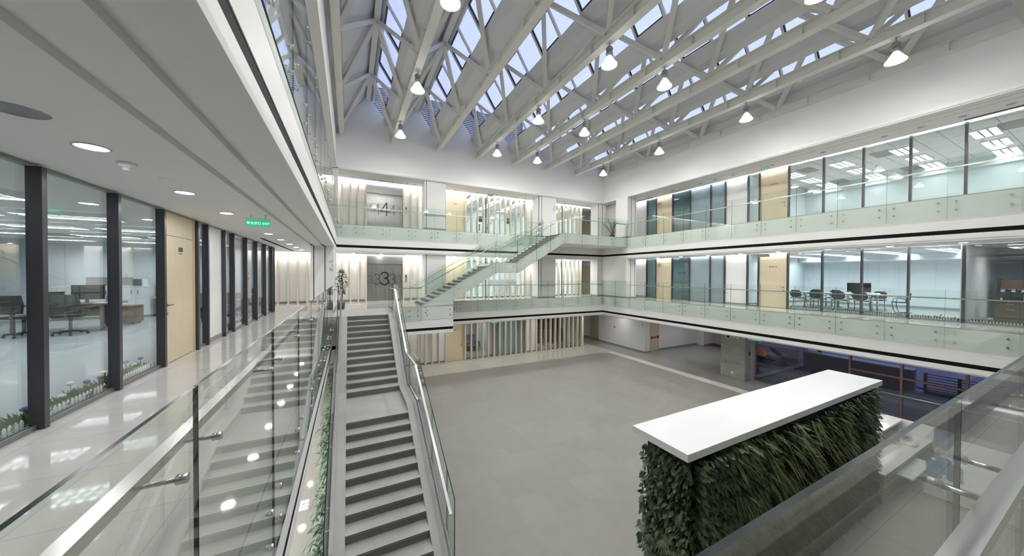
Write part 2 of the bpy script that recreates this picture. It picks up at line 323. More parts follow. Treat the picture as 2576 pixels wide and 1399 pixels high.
SL = [(-1.0+1.21*k, -1.0+1.21*(k+1), 'g') for k in range(1, 5)]
partition('x', XL, [(.22, 1.45, 'g'), (1.45, 2.67, 'g'), (2.67, 3.88, 'g'), (3.88, 5.09, 'g'), (5.09, 6.30, 'g'), (6.30, 7.51, 'g')], 0, 2.66)
partition('x', XL, [(8.88, 9.40, 'g')], 0, 2.66); partition('x', XL, [(10.5, 11.2, 'g'), (11.2, 12.42, 'g'), (12.42, 13.63, 'g'), (13.63, 14.9, 'g'), (14.9, 16.1, 'g'), (16.1, 16.45, 'g')], 0, 2.66)
struct('trim_3', B(XL-.05, XL+.02, .2, 16.5, 2.655, 2.69), 'grey_metal')
for z0, z1 in ((0, 2.70), (L4, 6.86)):
    partition('x', XR, [(15.3, 16.08, 'd')], z0, z1, out=-1); partition('x', XR, [(12.86, 14.07, 'd'), (11.59, 12.86, 'f'), (10.78, 11.59, 'f')], z0, z1, out=-1)
    partition('x', XR, [(9.1, 9.62, 'g')], z0, z1, out=-1); partition('x', XR, [(6.60, 7.86, 'g'), (5.36, 6.60, 'g'), (4.12, 5.36, 'g'), (2.90, 4.12, 'g'), (1.66, 2.90, 'g'), (.42, 1.66, 'g'), (-.8, .42, 'g')], z0, z1, out=-1)
    partition('y', YW+.05, [(6.8, 8.3, 'g'), (8.3, 9.8, 'g'), (9.8, 11.34, 'g')], z0, z1, out=1, depth=.05); partition('y', YW+.05, [(12.9, 14.6, 'g'), (14.6, 16.3, 'g')], z0, z1, out=1, depth=.05)

# ================================================================== doors
ND = [0]
def door(ax, pos, a, b, z0, ztop, zc, out, hinge, sign=None, double=False, bar=False, wood='beech', sz=2.0):
    """a door leaf set in a wall at pos on axis ax; over-panel up to zc"""
    ND[0] += 1; root = sroot('door_%d' % ND[0]); o = out
    def bx(m, u0, u1, d0, d1, za, zb, mi=0): return m.box(pos+o*d0, pos+o*d1, u0, u1, za, zb, mi) if ax == 'x' else m.box(u0, u1, pos+o*d0, pos+o*d1, za, zb, mi)
    m = bx(MB(), a+.05, b-.05, -.03, .012, z0+.01, ztop); 
    if double: bx(m, (a+b)/2-.004, (a+b)/2+.004, .005, .0135, z0+.01, ztop, 1)
    lf = m.build('door_leaf', (wood, 'black_channel'), root)
    m = bx(MB(), a, a+.045, -.04, .03, z0, zc); bx(m, b-.045, b, -.04, .03, z0, zc)
    if zc > ztop+.05: bx(m, a+.045, b-.045, -.03, .010, ztop+.012, zc)
    m.build('door_frame', wood, root)
    h = (b-.14 if hinge < 0 else a+.14) if not double else (a+b)/2+.08
    s = 1 if hinge > 0 else -1
    if double: s = 1
    m = MB()
    for zz, rr in ((z0+1.03, .026), (z0+.88, .024)): bx(m, h-rr, h+rr, .012, .028, zz-rr, zz+rr)
    bx(m, min(h, h+s*.13), max(h, h+s*.13), .05, .066, z0+1.022, z0+1.04); bx(m, h-.009, h+.009, .02, .06, z0+1.022, z0+1.04)
    m.build('door_handle', 'grey_metal', lf)
    if bar:
        m = bx(MB(), a+.12, b-.14, .06, .10, z0+.98, z0+1.05); bx(m, a+.08, a+.14, .012, .11, z0+.93, z0+1.10); bx(m, b-.16, b-.08, .012, .11, z0+.93, z0+1.10); m.build('push_bar', 'red', lf)
    if sign: text(sign, ax, pos+o*.0145, (a+b)/2, z0+sz, .075, 'ink', lf, o)
    return root
def text(body, ax, pos, u, z, size, m, parent, out, name='lettering', sub=True):
    """flat lettering that faces away from the wall"""
    cu = bpy.data.curves.new(name, 'FONT'); cu.body = body; cu.size = size; cu.align_x = 'CENTER'; cu.extrude = .0008; cu.resolution_u = 3; cu.materials.append(MATS[m])
    ob = bpy.data.objects.new(name, cu); COL.objects.link(ob)
    if ax == 'x': ob.rotation_euler = (PI/2, 0, PI/2 if out > 0 else -PI/2); ob.location = (pos, u, z)
    else: ob.rotation_euler = (PI/2, 0, PI if out > 0 else 0); ob.location = (u, pos, z)
    bpy.context.view_layer.update()
    me = bpy.data.meshes.new_from_object(ob.evaluated_get(bpy.context.evaluated_depsgraph_get())); mo = bpy.data.objects.new(name, me)
    COL.objects.link(mo); mo.location = ob.location; mo.rotation_euler = ob.rotation_euler; bpy.data.objects.remove(ob)
    if parent is not None: mo.parent = parent; mo.location = Vector(mo.location) - wloc(parent)
    return mo
dl = door('x', XL, 7.56, 8.83, 0, 2.25, 2.66, 1, 1); B(XL+.012, XL+.017, 8.17, 8.33, 1.99, 2.07).build('name_plate', 'digit_black', dl); B(XL+.012, XL+.0135, 8.17, 8.32, 1.94, 1.965).build('plate_text', 'skirting', dl)
door('x', XR, 14.11, 15.27, 0, 2.36, 2.70, -1, -1); door('x', XR, 14.11, 15.27, L4, 6.47, 6.86, -1, -1)
door('x', XR, 7.90, 9.06, 0, 2.36, 2.70, -1, 1, '\u4f1a\u8bae\u5ba4 303'); door('x', XR, 7.90, 9.06, L4, 6.47, 6.86, -1, 1, '\u4f1a\u8bae\u5ba4 401')
door('y', YW, 5.53, 6.76, 0, 2.30, 2.70, -1, -1); door('y', YW, 5.53, 6.76, L4, 6.42, 6.86, -1, -1, '\u5065\u8eab\u5ba4')
door('x', 18.9, 21.6, 23.6, 0, 2.36, 2.36, -1, -1, double=True); door('x', 18.9, 21.6, 23.6, L4, 6.46, 6.46, -1, -1, double=True)

# ================================================================== timber fins
def fin(x, y0, z0, z1, label, grp, w=.08, d=.21):
    o = B(x-w/2, x+w/2, y0-d, y0, z0, z1).build('timber_fin', 'fin_wood', None, (x, y0, z0)); tag(o, label, 'fin', grp); return o
SETS = [('left of the fourth floor lift', [-.36, .06, .46, .86], YW, L4, 6.85), ('right of the fourth floor lift', [2.91, 3.34, 3.77], YW, L4, 6.85),
        ('in the fourth floor gym screen', [6.81, 7.22, 7.64, 8.05, 8.46, 8.87, 9.28, 9.70, 10.10, 10.51, 10.94, 11.33, 11.82], YW, L4, 6.85), ('in the fourth floor screen before the palm', [14.2, 14.63, 15.04, 15.46, 15.87, 16.27, 13.78], YW, L4, 6.85),
        ('left of the third floor lift', [-.36, .06, .46, .86], YW, 0, 2.69), ('right of the third floor lift', [2.91, 3.34, 3.77], YW, 0, 2.69),
        ('in the third floor office screen', [6.81, 7.22, 7.64, 8.05, 8.46, 8.87, 9.28, 9.70, 10.10, 10.51, 10.94, 11.33, 11.82], YW, 0, 2.69), ('in the third floor screen near the corner', [14.2, 14.63, 15.04, 15.46, 15.87, 16.27, 13.78], YW, 0, 2.69),
        ('at the end of the left corridor', [-3.28, -2.84, -2.42, -2.0, -1.58, -1.16], YW, 0, 2.69),
        ('on the ground floor left of the door', [2.52, 2.94, 3.36, 3.79, 4.23, 4.66, 5.10, 5.53], 20.5, G, -1.4),
        ('on the ground floor right of the door', [6.83, 7.25, 7.66, 8.08, 8.49, 8.91, 9.33, 9.76, 10.18, 10.6, 11.03, 11.44, 11.87, 12.3, 12.72, 13.14, 13.55, 13.97, 14.4, 14.82, 15.24, 15.65, 16.07, 16.47], 20.5, G, -1.4)]
for where, xs, y, z0, z1 in SETS:
    for k, x in enumerate(sorted(xs)): fin(x, y, z0, z1, '%s pale timber fin from the left %s' % (ORD[k], where), 'timber fins %s' % where)

# ================================================================== glass balustrades
def cyl(m, ax, c, r, l, n=10, mi=0):
    d = Vector((1, 0, 0)) if ax == 'x' else Vector((0, 1, 0)) if ax == 'y' else Vector((0, 0, 1))
    return m.tube([Vector(c)-d*l/2, Vector(c)+d*l/2], r, n, mi)
def railing(label, ax, pos, joints, zf, vs, zb=-.65, zt=1.16, hr=True, pins=True, ends=(0, 0)):
    """ax: axis normal to the glass; vs: +1/-1 direction of the open void; joints run along the other axis"""
    def P(u, d, z): return (pos+vs*d, u, zf+z) if ax == 'x' else (u, pos+vs*d, zf+z)
    root = thing('glass_railing', P((joints[0]+joints[-1])/2, 0, 0), label, 'railing', 'gallery balustrades')
    n = len(joints)-1
    for a, b in zip(joints, joints[1:]):
        a, b = min(a, b)+.003, max(a, b)-.003
        m = MB(); p, q = P(a, -.007, zb), P(b, .007, zt); m.box(p[0], q[0], p[1], q[1], p[2], q[2], 0, thin=ax); m.build('glass_panel', ('rail_glass', 'glass_edge'), root)
    if pins and n*4 <= 100:
        for a, b in zip(joints, joints[1:]):
            for u in ((a+.17*(1 if b > a else -1)), (b-.17*(1 if b > a else -1))):
                for z in (-.18, -.44):
                    m = cyl(MB(), ax, P(u, .016, z), .024, .028); cyl(m, ax, P(u, -.022, z), .013, .04); m.build('standoff', 'chrome', root)
    if hr:
        a, b = joints[0]+ends[0], joints[-1]+ends[1]
        m = MB().bar(P(a, -.105, .90), P(b, -.105, .90), .05, .04); m.build('handrail', 'steel', root)
        for a, b in zip(joints, joints[1:]):
            for u in ((a+.165*(1 if b > a else -1)), (b-.165*(1 if b > a else -1))):
                m = cyl(MB(), ax, P(u, -.045, .885), .0085, .11); cyl(m, ax, P(u, .018, .885), .017, .03); m.build('rail_bracket', 'steel', root)
    return root
YR3 = [.31, 1.65, 2.92, 4.20, 5.47, 6.75, 8.04, 9.31, 10.59, 11.87, 13.14, 14.46, 15.72, 17.0, 18.31]
railing('long clear glass railing along the left third floor gallery beside the stairwell', 'x', -.535, [.31, 1.67, 3.09, 4.52, 5.95, 7.38, 8.81, 10.24, 11.67, 13.35], 0, 1)
railing('glass railing with flat steel handrail in the foreground, above the reception', 'y', .31, [-.535, 1.97, 3.38, 4.79, 6.2, 7.61, 9.02, 10.43, 11.84, 13.25, 14.66, 15.7, 16.735], 0, 1)
railing('glass railing of the right third floor gallery before the meeting room', 'x', 16.735, YR3, 0, -1)
railing('glass railing of the third floor gallery on the far wall under the upper stair', 'y', 18.31, [4.74, 5.64, 6.92, 8.17, 9.47, 10.7, 11.95, 13.21, 14.49, 15.75, 16.735], 0, -1)
railing('glass railing of the left fourth floor gallery seen from below', 'x', -.535, [.31+1.2857*k for k in range(15)], L4, 1, zb=-.62)
railing('glass railing of the far fourth floor gallery before the lift marked 4', 'y', 18.31, [-.535, .47, 1.77, 3.06, 4.32, 5.61, 6.88, 8.18, 9.45, 10.7, 11.5], L4, -1, zb=-.68)
railing('glass railing of the right fourth floor gallery before the bright offices', 'x', 16.735, YR3[:12]+[15.97], L4, -1, zb=-.68)
railing('glass railing round the fourth floor stair landing by the palm', 'y', 15.97, [11.62, 12.96, 14.25, 15.5, 16.735], L4, -1, zb=-.62)
railing('short glass railing on the third floor landing at the foot of the upper stair', 'y', 15.94, [1.66, 2.4, 3.13], 0, -1, zb=-.68)

# ================================================================== stair from the ground to the third floor
RI = 4.1/26
def n_y(k): return 13.42-.305*k if k <= 11 else 8.40-.302*(k-12)
def curb_z(y): return .04 if y > 13.0 else .04-(13.0-y)*.655 if y > 10.24 else -1.77 if y > 8.70 else -1.77-(8.70-y)*.522
st = thing('staircase', (.63, 8.5, G), 'dark grey stone staircase with glass sides climbing from the hall to the third floor', 'staircase')
m = MB(); x0, x1 = -.07, 1.33
for k in range(1, 26):
    yb = n_y(k-1) if k != 12 else n_y(11); ya = n_y(k); z = -RI*k
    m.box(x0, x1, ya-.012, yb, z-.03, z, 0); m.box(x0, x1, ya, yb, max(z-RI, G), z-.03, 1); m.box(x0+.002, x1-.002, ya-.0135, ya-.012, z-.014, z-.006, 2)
m.box(x0, x1, 13.40, 13.42, -RI, 0, 1)
m.build('flight', ('stair_stone', 'stair_stone_dark', 'black_channel'), st)
prof = [13.42, 13.0, 10.24, 8.70, 4.32]
m = MB().prism([(y, min(-.35, curb_z(y)-.45)) for y in prof] + [(4.32, G), (4.9, G), (8.9, -2.35), (10.3, -2.35), (13.42, -.5)], 'x', x0+.005, x1-.005); m.build('soffit', 'soffit_paint', st)
for a, b in ((1.33, 1.61), (-.31, -.07)):
    MB().prism([(y, curb_z(y)) for y in prof] + [(4.32, G), (5.0, G), (8.8, -2.4), (10.3, -2.4), (13.42, -.55)], 'x', a, b).build('curb', 'stair_stone', st)
def sl(x, pts, w, h, nm, mt):
    m = MB()
    for p, q in zip(pts, pts[1:]): m.bar((x, p[0], p[1]), (x, q[0], q[1]), w, h, up=(0, 0, 1))
    return m.build(nm, mt, st)
for gx, hx, s in ((1.645, 1.555, 1), (-.345, -.255, -1)):
    jt = [15.95, 14.7, 13.42, 11.9, 10.24, 8.70, 7.2, 5.95, 5.45] if s > 0 else [13.42, 11.9, 10.24, 8.70, 7.2, 5.95, 5.45]
    for a, b in zip(jt, jt[1:]):
        ys = [a-.005] + [y for y in (13.0,) if b < y < a] + [b+.005]
        MB().prism([(y, curb_z(y)+1.12) for y in ys] + [(y, max(G+.02, curb_z(y)-.62)) for y in ys[::-1]], 'x', gx-.008, gx+.008, 0, 1).build('glass_panel', ('rail_glass', 'glass_edge'), st)
    tp = [13.42, 13.0, 10.24, 8.70, 5.38]
    sl(hx, ([(14.9, .97)] if s > 0 else [(13.9, .97)]) + [(y, curb_z(y)+.955) for y in tp], .05, .035, 'handrail', 'steel')
    sl(gx-s*.035, ([(15.9, .06)] if s > 0 else []) + [(y, curb_z(y)+.02) for y in [13.42, 13.0, 10.24, 8.70, 4.40]], .03, .05, 'base_channel', 'chrome')
    for y in (13.1, 12.6, 11.6, 11.0, 10.35, 10.1, 8.85, 8.55, 7.5, 7.0, 6.0, 5.7): cyl(MB(), 'x', ((gx+hx)/2, y, curb_z(y)+.945), .008, abs(gx-hx)).build('rail_bracket', 'chrome', st)
m = MB().bar((1.555, 14.9, .97), (1.05, 14.9, .97), .05, .035); m.build('handrail', 'steel', st)
m = MB().bar((-.62, 13.9, .97), (-.2, 13.9, .97), .04, .03); m.build('handrail', 'steel', st)

# ================================================================== stair from the third to the fourth floor
def st_z(x): return 0 if x < 3.13 else (x-3.13)*.567 if x < 7.06 else 2.23 if x < 8.37 else 2.23+(x-8.37)*.5860 if x < 11.56 else 4.10
def st_b(x): return -.66 if x < 4.745 else .26+(x-4.75)*.58 if x < 7.18 else 1.67 if x < 8.48 else 1.67+(x-8.48)*.587
su = thing('staircase', (7.3, 17.1, 0), 'mint glazed staircase rising to the right between third and fourth floors', 'staircase')
m = MB()
for k in range(1, 26):
    xa = 3.24+.297*(k-1) if k <= 13 else 8.42+.262*(k-14); xb = xa+.31 if k < 13 else 8.42 if k == 13 else xa+.275
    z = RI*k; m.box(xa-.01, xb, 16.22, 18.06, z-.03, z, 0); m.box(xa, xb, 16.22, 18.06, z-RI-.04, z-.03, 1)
m.box(11.55, 11.62, 16.22, 18.06, 3.8, 4.1, 1)
m.build('flight', ('stair_stone', 'stair_stone_dark'), su)
xs = [3.13, 7.06, 8.37, 11.56]; xb = [11.56, 8.48, 7.18, 4.75]
for a, b in ((16.0, 16.21), (18.07, 18.27)):
    m = MB().prism([(x, st_z(x)-.012) for x in xs] + [(x, st_b(x)+.01) for x in xb] + [(4.72, .03), (3.13, -.02)], 'y', a, b, 0)
    for p, q in zip(xs, xs[1:]): m.bar((p, (a+b)/2, st_z(p)-.004), (q, (a+b)/2, st_z(q)-.004), b-a+.01, .016, 1)
    m.build('stringer', ('fascia_white', 'stair_stone'), su)
MB().prism([(4.75, .26), (7.18, 1.67), (8.48, 1.67), (11.56, 3.47), (11.56, 3.75), (8.45, 1.95), (7.15, 1.95), (4.75, .5)], 'y', 16.21, 18.07).build('soffit', 'soffit_paint', su)
for gy, hy, brk in ((15.965, 16.06, [3.13, 4.75, 7.06, 8.37, 9.62, 10.58, 11.62]), (18.29, 18.20, [3.3, 4.75, 7.06, 8.37, 9.62, 10.58, 11.5])):
    for a, b in zip(brk, brk[1:]):
        xq = [a+.005] + [x for x in (7.06, 8.37) if a+.01 < x < b-.01] + [b-.005]; xr = sorted(xq + [x for x in (7.18, 8.48) if a+.01 < x < b-.01])
        bot = [(b-.005, -.66), (a+.005, -.66)] if a < 3.5 else [(x, st_b(x)) for x in xr[::-1]]
        MB().prism([(x, st_z(x)+1.14) for x in xq] + bot, 'y', gy-.008, gy+.008, 0, 1).build('glass_panel', ('rail_glass', 'glass_edge'), su)
    m = MB(); hp = [2.6, 3.13, 7.06, 8.37, 11.3, 11.62]
    for p, q in zip(hp, hp[1:]): m.tube([(p, hy, st_z(p)+.93), (q, hy, st_z(q)+.93)], .021, 8)
    m.build('handrail', 'steel', su)
    for x in (3.7, 4.5, 5.5, 6.7, 7.3, 8.1, 8.7, 9.4, 10.2, 11.0): MB().tube([(x, gy, st_z(x)+.84), (x, hy, st_z(x)+.84), (x, hy, st_z(x)+.91)], .008, 6).build('rail_bracket', 'chrome', su)
    if gy < 17:
        for a, b in zip(brk, brk[1:]):
            for x in (a+.2, b-.2):
                for dz in (-.16, -.42): cyl(MB(), 'y', (x, gy-.02, st_z(x)+dz), .022, .03).build('standoff', 'chrome', su)
        for x in (3.4, 4.55):
            for z in (-.2, -.45): cyl(MB(), 'y', (x, gy-.02, z), .022, .03).build('standoff', 'chrome', su)

# ================================================================== lifts
def stroke(m, pts, w, mi, y):
    for p, q in zip(pts, pts[1:]):
        d = Vector((q[0]-p[0], q[1]-p[1])); d.normalize(); n = Vector((-d.y, d.x))*w/2; e = d*w*.2
        m.face([(p[0]-e.x-n.x, y, p[1]-e.y-n.y), (q[0]+e.x-n.x, y, q[1]+e.y-n.y), (q[0]+e.x+n.x, y, q[1]+e.y+n.y), (p[0]-e.x+n.x, y, p[1]-e.y+n.y)], mi)
def digit(ch, cx, z0, h, w, th, y, nm, mt, par):
    m = MB()
    if ch == '3':
        a = [(cx+w*.46*math.cos(t)-.0*w, z0+h*.745+h*.235*math.sin(t)) for t in [math.radians(v) for v in range(165, -91, -15)]]
        b = [(cx+w*.50*math.cos(t), z0+h*.275+h*.255*math.sin(t)) for t in [math.radians(v) for v in range(90, -171, -15)]]
        stroke(m, a, th, 0, y); stroke(m, b, th, 0, y-.0004); stroke(m, [(cx-w*.06, z0+h*.52), (cx+w*.06, z0+h*.52)], th, 0, y-.0002)
    else:
        stroke(m, [(cx+w*.28, z0), (cx+w*.28, z0+h)], th, 0, y); stroke(m, [(cx+w*.26, z0+h-.01), (cx-w*.5, z0+h*.30)], th, 0, y-.0004); stroke(m, [(cx-w*.5, z0+h*.30), (cx+w*.62, z0+h*.30)], th, 0, y-.0002)
    return m.build(nm, mt, par)
for ch, z0, zc in (('3', 0, 2.69), ('4', L4, 6.86)):
    lf = thing('lift', (1.89, YW, z0), 'brushed steel lift doors marked with a fading row of %ss' % ch, 'lift')
    B(.89, 2.88, YW-.03, YW+.12, z0+2.17, zc).build('header_panel', 'brushed', lf)
    for k in range(4): B(.90+.493*k+.004, .90+.493*(k+1)-.004, YW+.03+.012*(k in (0, 3)), YW+.06+.012*(k in (0, 3)), z0+.01, z0+2.17).build('door_leaf', 'brushed', lf)
    B(.875, .90, YW-.03, YW+.12, z0, z0+2.17).box(2.87, 2.895, YW-.03, YW+.12, z0, z0+2.17).build('door_frame', 'brushed', lf)
    B(.9, 2.87, YW, YW+.12, z0, z0+.012).build('sill', 'steel', lf)
    yy = YW+.0285
    for cx, zb, h, w, th, mt in ((1.08, 1.02, .46, .26, .03, 'digit_pale'), (1.44, .95, .62, .34, .05, 'digit_blue'), (1.86, .92, .76, .44, .072, 'digit_black'), (2.30, .95, .62, .34, .05, 'digit_blue'), (2.66, 1.02, .46, .24, .03, 'digit_pale')):
        digit(ch, cx, z0+zb, h, w, th, yy - (.001 if mt == 'digit_black' else .0005 if mt == 'digit_blue' else 0), 'digit', mt, lf)
    cp = thing('call_panel', (3.08, YW, z0+1.3), 'slim steel call panel beside the lift on the %s floor' % ('third' if z0 == 0 else 'fourth'), 'call panel', 'lift call panels')
    B(3.03, 3.13, YW-.02, YW, z0+1.09, z0+1.55).build('plate', 'steel', cp); B(3.05, 3.11, YW-.024, YW-.019, z0+1.37, z0+1.51).build('display', 'black_plastic', cp)
    MB().lathe([(0.0001, 0), (.014, 0), (.014, .008)], (0, 0, 0), 10).build('button', 'chrome', cp).location = (0, -.022, -.06)

# ================================================================== roof: trusses, skylights, lamps
RY = [2.3+3.45*k for k in range(5)]; VY = [.62] + [4.0+3.46*k for k in range(4)] + [17.85]
for k, x in enumerate(CH):
    t = thing('roof_truss', (x, 9.3, 8.55), '%s white roof truss from the left, running towards the far wall' % ORD[k], 'truss', 'roof trusses')
    m = MB(); fw = .125 if 0 < k < 7 else .11
    m.box(x-fw, x+fw, .24, 18.36, 8.55, 8.575); m.box(x-fw, x+fw, .24, 18.36, 8.875, 8.90); m.box(x-.012, x+.012, .24, 18.36, 8.575, 8.875)
    y = 1.2
    while y < 18: m.box(x-fw+.01, x+fw-.01, y-.008, y+.008, 8.575, 8.875); y += 1.73
    m.build('bottom_chord', 'steel_paint', t)
    for vy in VY:
        for s in (-1, 1):
            if (k == 0 and s < 0) or (k == 7 and s > 0): continue
            for ry in RY:
                if abs(ry-vy) < 2.1:
                    MB().bar((x+s*.03, vy+.05*(1 if ry > vy else -1), 8.86), (x+s*1.17, ry-.06*(1 if ry > vy else -1), 10.62), .15, .13, up=(0, 0, 1)).build('diagonal', 'steel_paint', t)
for k in range(7):
    xr = CH[k]+1.215; xl, xn = CH[k], CH[k+1]
    struct('beam_ridge', B(xr-.10, xr+.10, .26, 18.4, 10.58, 10.82), 'steel_paint')
    m = MB(); th = .06
    def sheet(p, q, y0=.1, y1=18.62):
        d = Vector((q[0]-p[0], 0, q[1]-p[1])).normalized(); nx, nz = -d.z*th, d.x*th
        if nz < 0: nx, nz = -nx, -nz
        m.prism([p, q, (q[0]+nx, q[1]+nz), (p[0]+nx, p[1]+nz)], 'y', y0, y1)
    sheet((xl+.12, 9.30), (xr, 10.95)); sheet((xr, 10.95), (xr+.24, 10.60)); sheet((xr+.76, 9.80), (xr+.96, 9.38)); sheet((xr+.96, 9.38), (xn+.12, 9.30))
    if k == 0: sheet((xl-.8, 9.36), (xl+.13, 9.30))
    if k == 6: sheet((xn, 9.32), (xn+.9, 9.36))
    struct('ceiling_roof', m, 'roof_panel')
    sk = sroot('window_%d' % (NW[0]+1)); NW[0] += 1
    d = Vector((.52, 0, -.80)).normalized(); nrm = Vector((.80, 0, .52)).normalized(); L = math.hypot(.52, .80)
    p0 = Vector((xr+.24, 0, 10.60)); P = lambda a, y, h: p0 + d*a + Vector((0, y, 0)) + nrm*h
    gm, mm, sm = MB(), MB(), MB()
    for q in range(16):
        y0, y1 = .3+1.125*q, .3+1.125*(q+1)
        a = [P(0, y0, .03), P(L, y0, .03), P(L, y1, .03), P(0, y1, .03)]; b = [v + nrm*.012 for v in a]
        gm.face(a[::-1]); gm.face(b); 
        mm.bar(P(-.02, y0, .0), P(L+.02, y0, .0), .07, .08, up=nrm)
        if q % 2 == 0:
            for (u0, v0, u1, v1) in ((.03, y0+.055, L-.03, y0+.055), (.03, y1-.055, L-.03, y1-.055), (.03, y0+.055, .03, y1-.055), (L-.03, y0+.055, L-.03, y1-.055)): sm.bar(P(u0, v0, .02), P(u1, v1, .02), .04, .05, up=nrm)
    gm.build('pane', 'sky_glass', sk); mm.build('mullion', 'steel_paint', sk); sm.build('sash', 'dark_frame', sk)
lv = thing('louvre_screen', (4, 20.2, 9.3), 'blue grey louvre screen on the roof beyond the far skylights', 'screen')
m = MB()
for q in range(26): m.bar((-2, 20.2, 9.4+.115*q), (11, 20.2, 9.4+.115*q), .09, .02, up=(0, .6, .8))
m.build('louvre', 'grey_metal', lv); m = MB()
for x in (-2, 1.2, 4.4, 7.6, 10.9): m.box(x-.04, x+.04, 20.22, 20.30, 7.1, 12.4)
m.build('post', 'grey_metal', lv)

LXY = [(2.10, 3.45), (2.10, 7.40), (2.10, 11.40), (2.10, 15.55), (6.96, 3.45), (6.96, 7.40), (6.96, 11.45), (6.96, 15.60), (9.39, 3.45), (9.39, 7.40), (9.39, 11.50), (9.39, 15.55), (14.25, 3.45), (14.30, 7.45), (14.25, 11.50), (14.25, 15.60)]  # nearest lamps on the left lit trusses are unseen, added for even light
lamp0 = None
NM = {2.10: 'leftmost lit truss', 6.96: 'second lit truss from the left', 9.39: 'third lit truss from the left'}
for k, (x, y) in enumerate(LXY):
    lab = 'high bay lamp on the %s, %s from the far wall' % (NM.get(x, 'rightmost lit truss'), ORD[3-k % 4] if k % 4 < 3 else 'nearest')
    if k % 4 == 3: lab = 'high bay lamp on the %s, closest to the far wall' % NM.get(x, 'rightmost lit truss')
    if lamp0 is None:
        lamp0 = t = thing('high_bay_lamp', (0, 0, 8.55), lab, 'lamp', 'high bay lamps under the roof trusses')
        MB().lathe([(.0001, -.012), (.10, -.012), (.10, 0)], (0, 0, 8.55), 16).build('ceiling_plate', 'steel_paint', t)
        MB().tube([(0, 0, 8.54), (0, 0, 8.40)], .010, 8).build('stem', 'grey_metal', t)
        MB().lathe([(.0001, 8.42), (.06, 8.42), (.085, 8.39), (.105, 8.36), (.105, 8.33), (.09, 8.32), (.09, 8.24), (.105, 8.23), (.105, 8.20), (.07, 8.17), (.055, 8.12)], (0, 0, 0), 18).build('ballast_housing', 'grey_metal', t)
        MB().lathe([(.06, 8.14), (.085, 8.10), (.13, 8.03), (.18, 7.94), (.225, 7.885), (.232, 7.86), (.222, 7.86), (.17, 7.945)], (0, 0, 0), 24).build('reflector', 'shade_glow', t)  # glow added to the reflector as uplight for roof and trusses
        MB().lathe([(.0001, 7.815), (.08, 7.82), (.15, 7.835), (.20, 7.855), (.221, 7.872), (.221, 7.885), (.0001, 7.885)], (0, 0, 0), 24).build('lens', 'lamp_glow', t)  # lens bulge is shaped to throw side light onto the upper walls
        lamp0.location = (x, y, 8.55)
    else: dup(lamp0, (x, y, 8.55), 0, lab)

# ================================================================== ground floor shell
struct('wall_ground_back', B(-12, 5.55, 20.5, 20.65, G, -1.36).box(5.55, 6.80, 20.58, 20.65, G, -1.36).box(11.46, 12.32, 20.5, 20.65, G, -1.36).box(16.62, 16.8, 20.5, 23.4, G, -1.36).box(9.0, 9.1, 20.65, 24.8, G, -1.36), 'white_paint')
struct('baseboard_ground', B(-12, 5.5, 20.485, 20.5, G, G+.1).box(11.46, 12.3, 20.485, 20.5, G, G+.1).box(16.8, 19.6, 23.28, 23.3, G, G+.1), 'skirting')
struct('wall_ground_rear', B(-12, 9.05, 24.8, 24.95, G, -1.36).box(16.8, 20.2, 23.3, 23.45, G, -1.36), 'white_paint'); struct('wall_cafe', B(9.1, 16.62, 23.6, 23.8, G, -1.36), 'brown_back')
partition('y', 20.55, [(6.83, 8.91, 'g')], G, -1.4, out=1, depth=.05); partition('y', 20.55, [(8.91, 10.18, 'f'), (10.18, 11.44, 'f')], G, -1.4, out=1, depth=.05); partition('y', 20.55, [(12.34, 14.4, 'g'), (14.4, 16.6, 'g')], G, -1.4, out=1, depth=.05)
door('y', 20.5, 5.57, 6.78, G, -1.72, -1.4, -1, -1, '\u8863\u5e3d\u95f4', sz=2.02)
struct('wall_ground_right', B(19.22, 19.75, 16.58, 21.45, G, -1.36).box(19.62, 19.78, 21.45, 23.3, G, -1.36), 'white_paint')
struct('baseboard_ground_right', B(19.205, 19.22, 16.565, 21.45, G, G+.1).box(19.205, 19.75, 16.565, 16.58, G, G+.1), 'skirting')
door('x', 19.62, 21.55, 22.95, G, -1.75, -1.4, -1, 1)
struct('wall_ground_side', B(19.75, 20.06, 16.83, 16.98, G, -1.36).box(20.99, 25.55, 16.83, 16.98, G, -1.36).box(20.0, 21.0, 16.95, 17.05, G, -1.36).box(25.55, 27.1, 16.22, 17.0, G, -1.36), 'white_paint')
struct('baseboard_ground_side', B(20.99, 25.55, 16.815, 16.83, G, G+.1).box(25.53, 27.1, 16.205, 16.22, G, G+.1), 'skirting')
door('y', 16.83, 20.06, 20.99, G, -1.7, -1.4, -1, 1, bar=True)
# concrete column and the exterior concrete box with the lounge window
def studs(m, pts, nx, mi):
    for p in pts:
        p = Vector(p); d = Vector(nx)*.004; cyl(m, 'x' if nx[0] else 'y', p+d*.5, .022, .006, 8, mi)
m = MB().box(18.93, 19.5, 9.77, 11.03, G, -1.36, 0)
studs(m, [(18.93, y, G+z) for y in (10.1, 10.72) for z in (.25, .86, 1.32, 1.93, 2.54)], (-1, 0, 0), 1); studs(m, [(x, 9.77, G+z) for x in (19.2,) for z in (.25, .95, 1.45, 2.1, 2.6)], (0, -1, 0), 1)
m.box(18.915, 19.5, 9.755, 11.03, G, G+.10, 2)
struct('pillar_concrete', m, ('concrete', 'black_plastic', 'skirting'))
m = MB().box(19.5, 20.05, 9.76, 10.05, G-.2, -1.36, 0).box(26.02, 27.25, 9.76, 10.05, G-.2, -.9, 0).box(20.05, 26.02, 9.76, 10.05, G-.2, G+.03, 0).box(27.05, 27.25, 10.05, 17, G-.2, -.9, 0)
studs(m, [(x, 9.76, G+z) for x in (19.7, 26.3, 27.0) for z in (.3, .95, 1.5, 2.1, 2.6)], (0, -1, 0), 1)
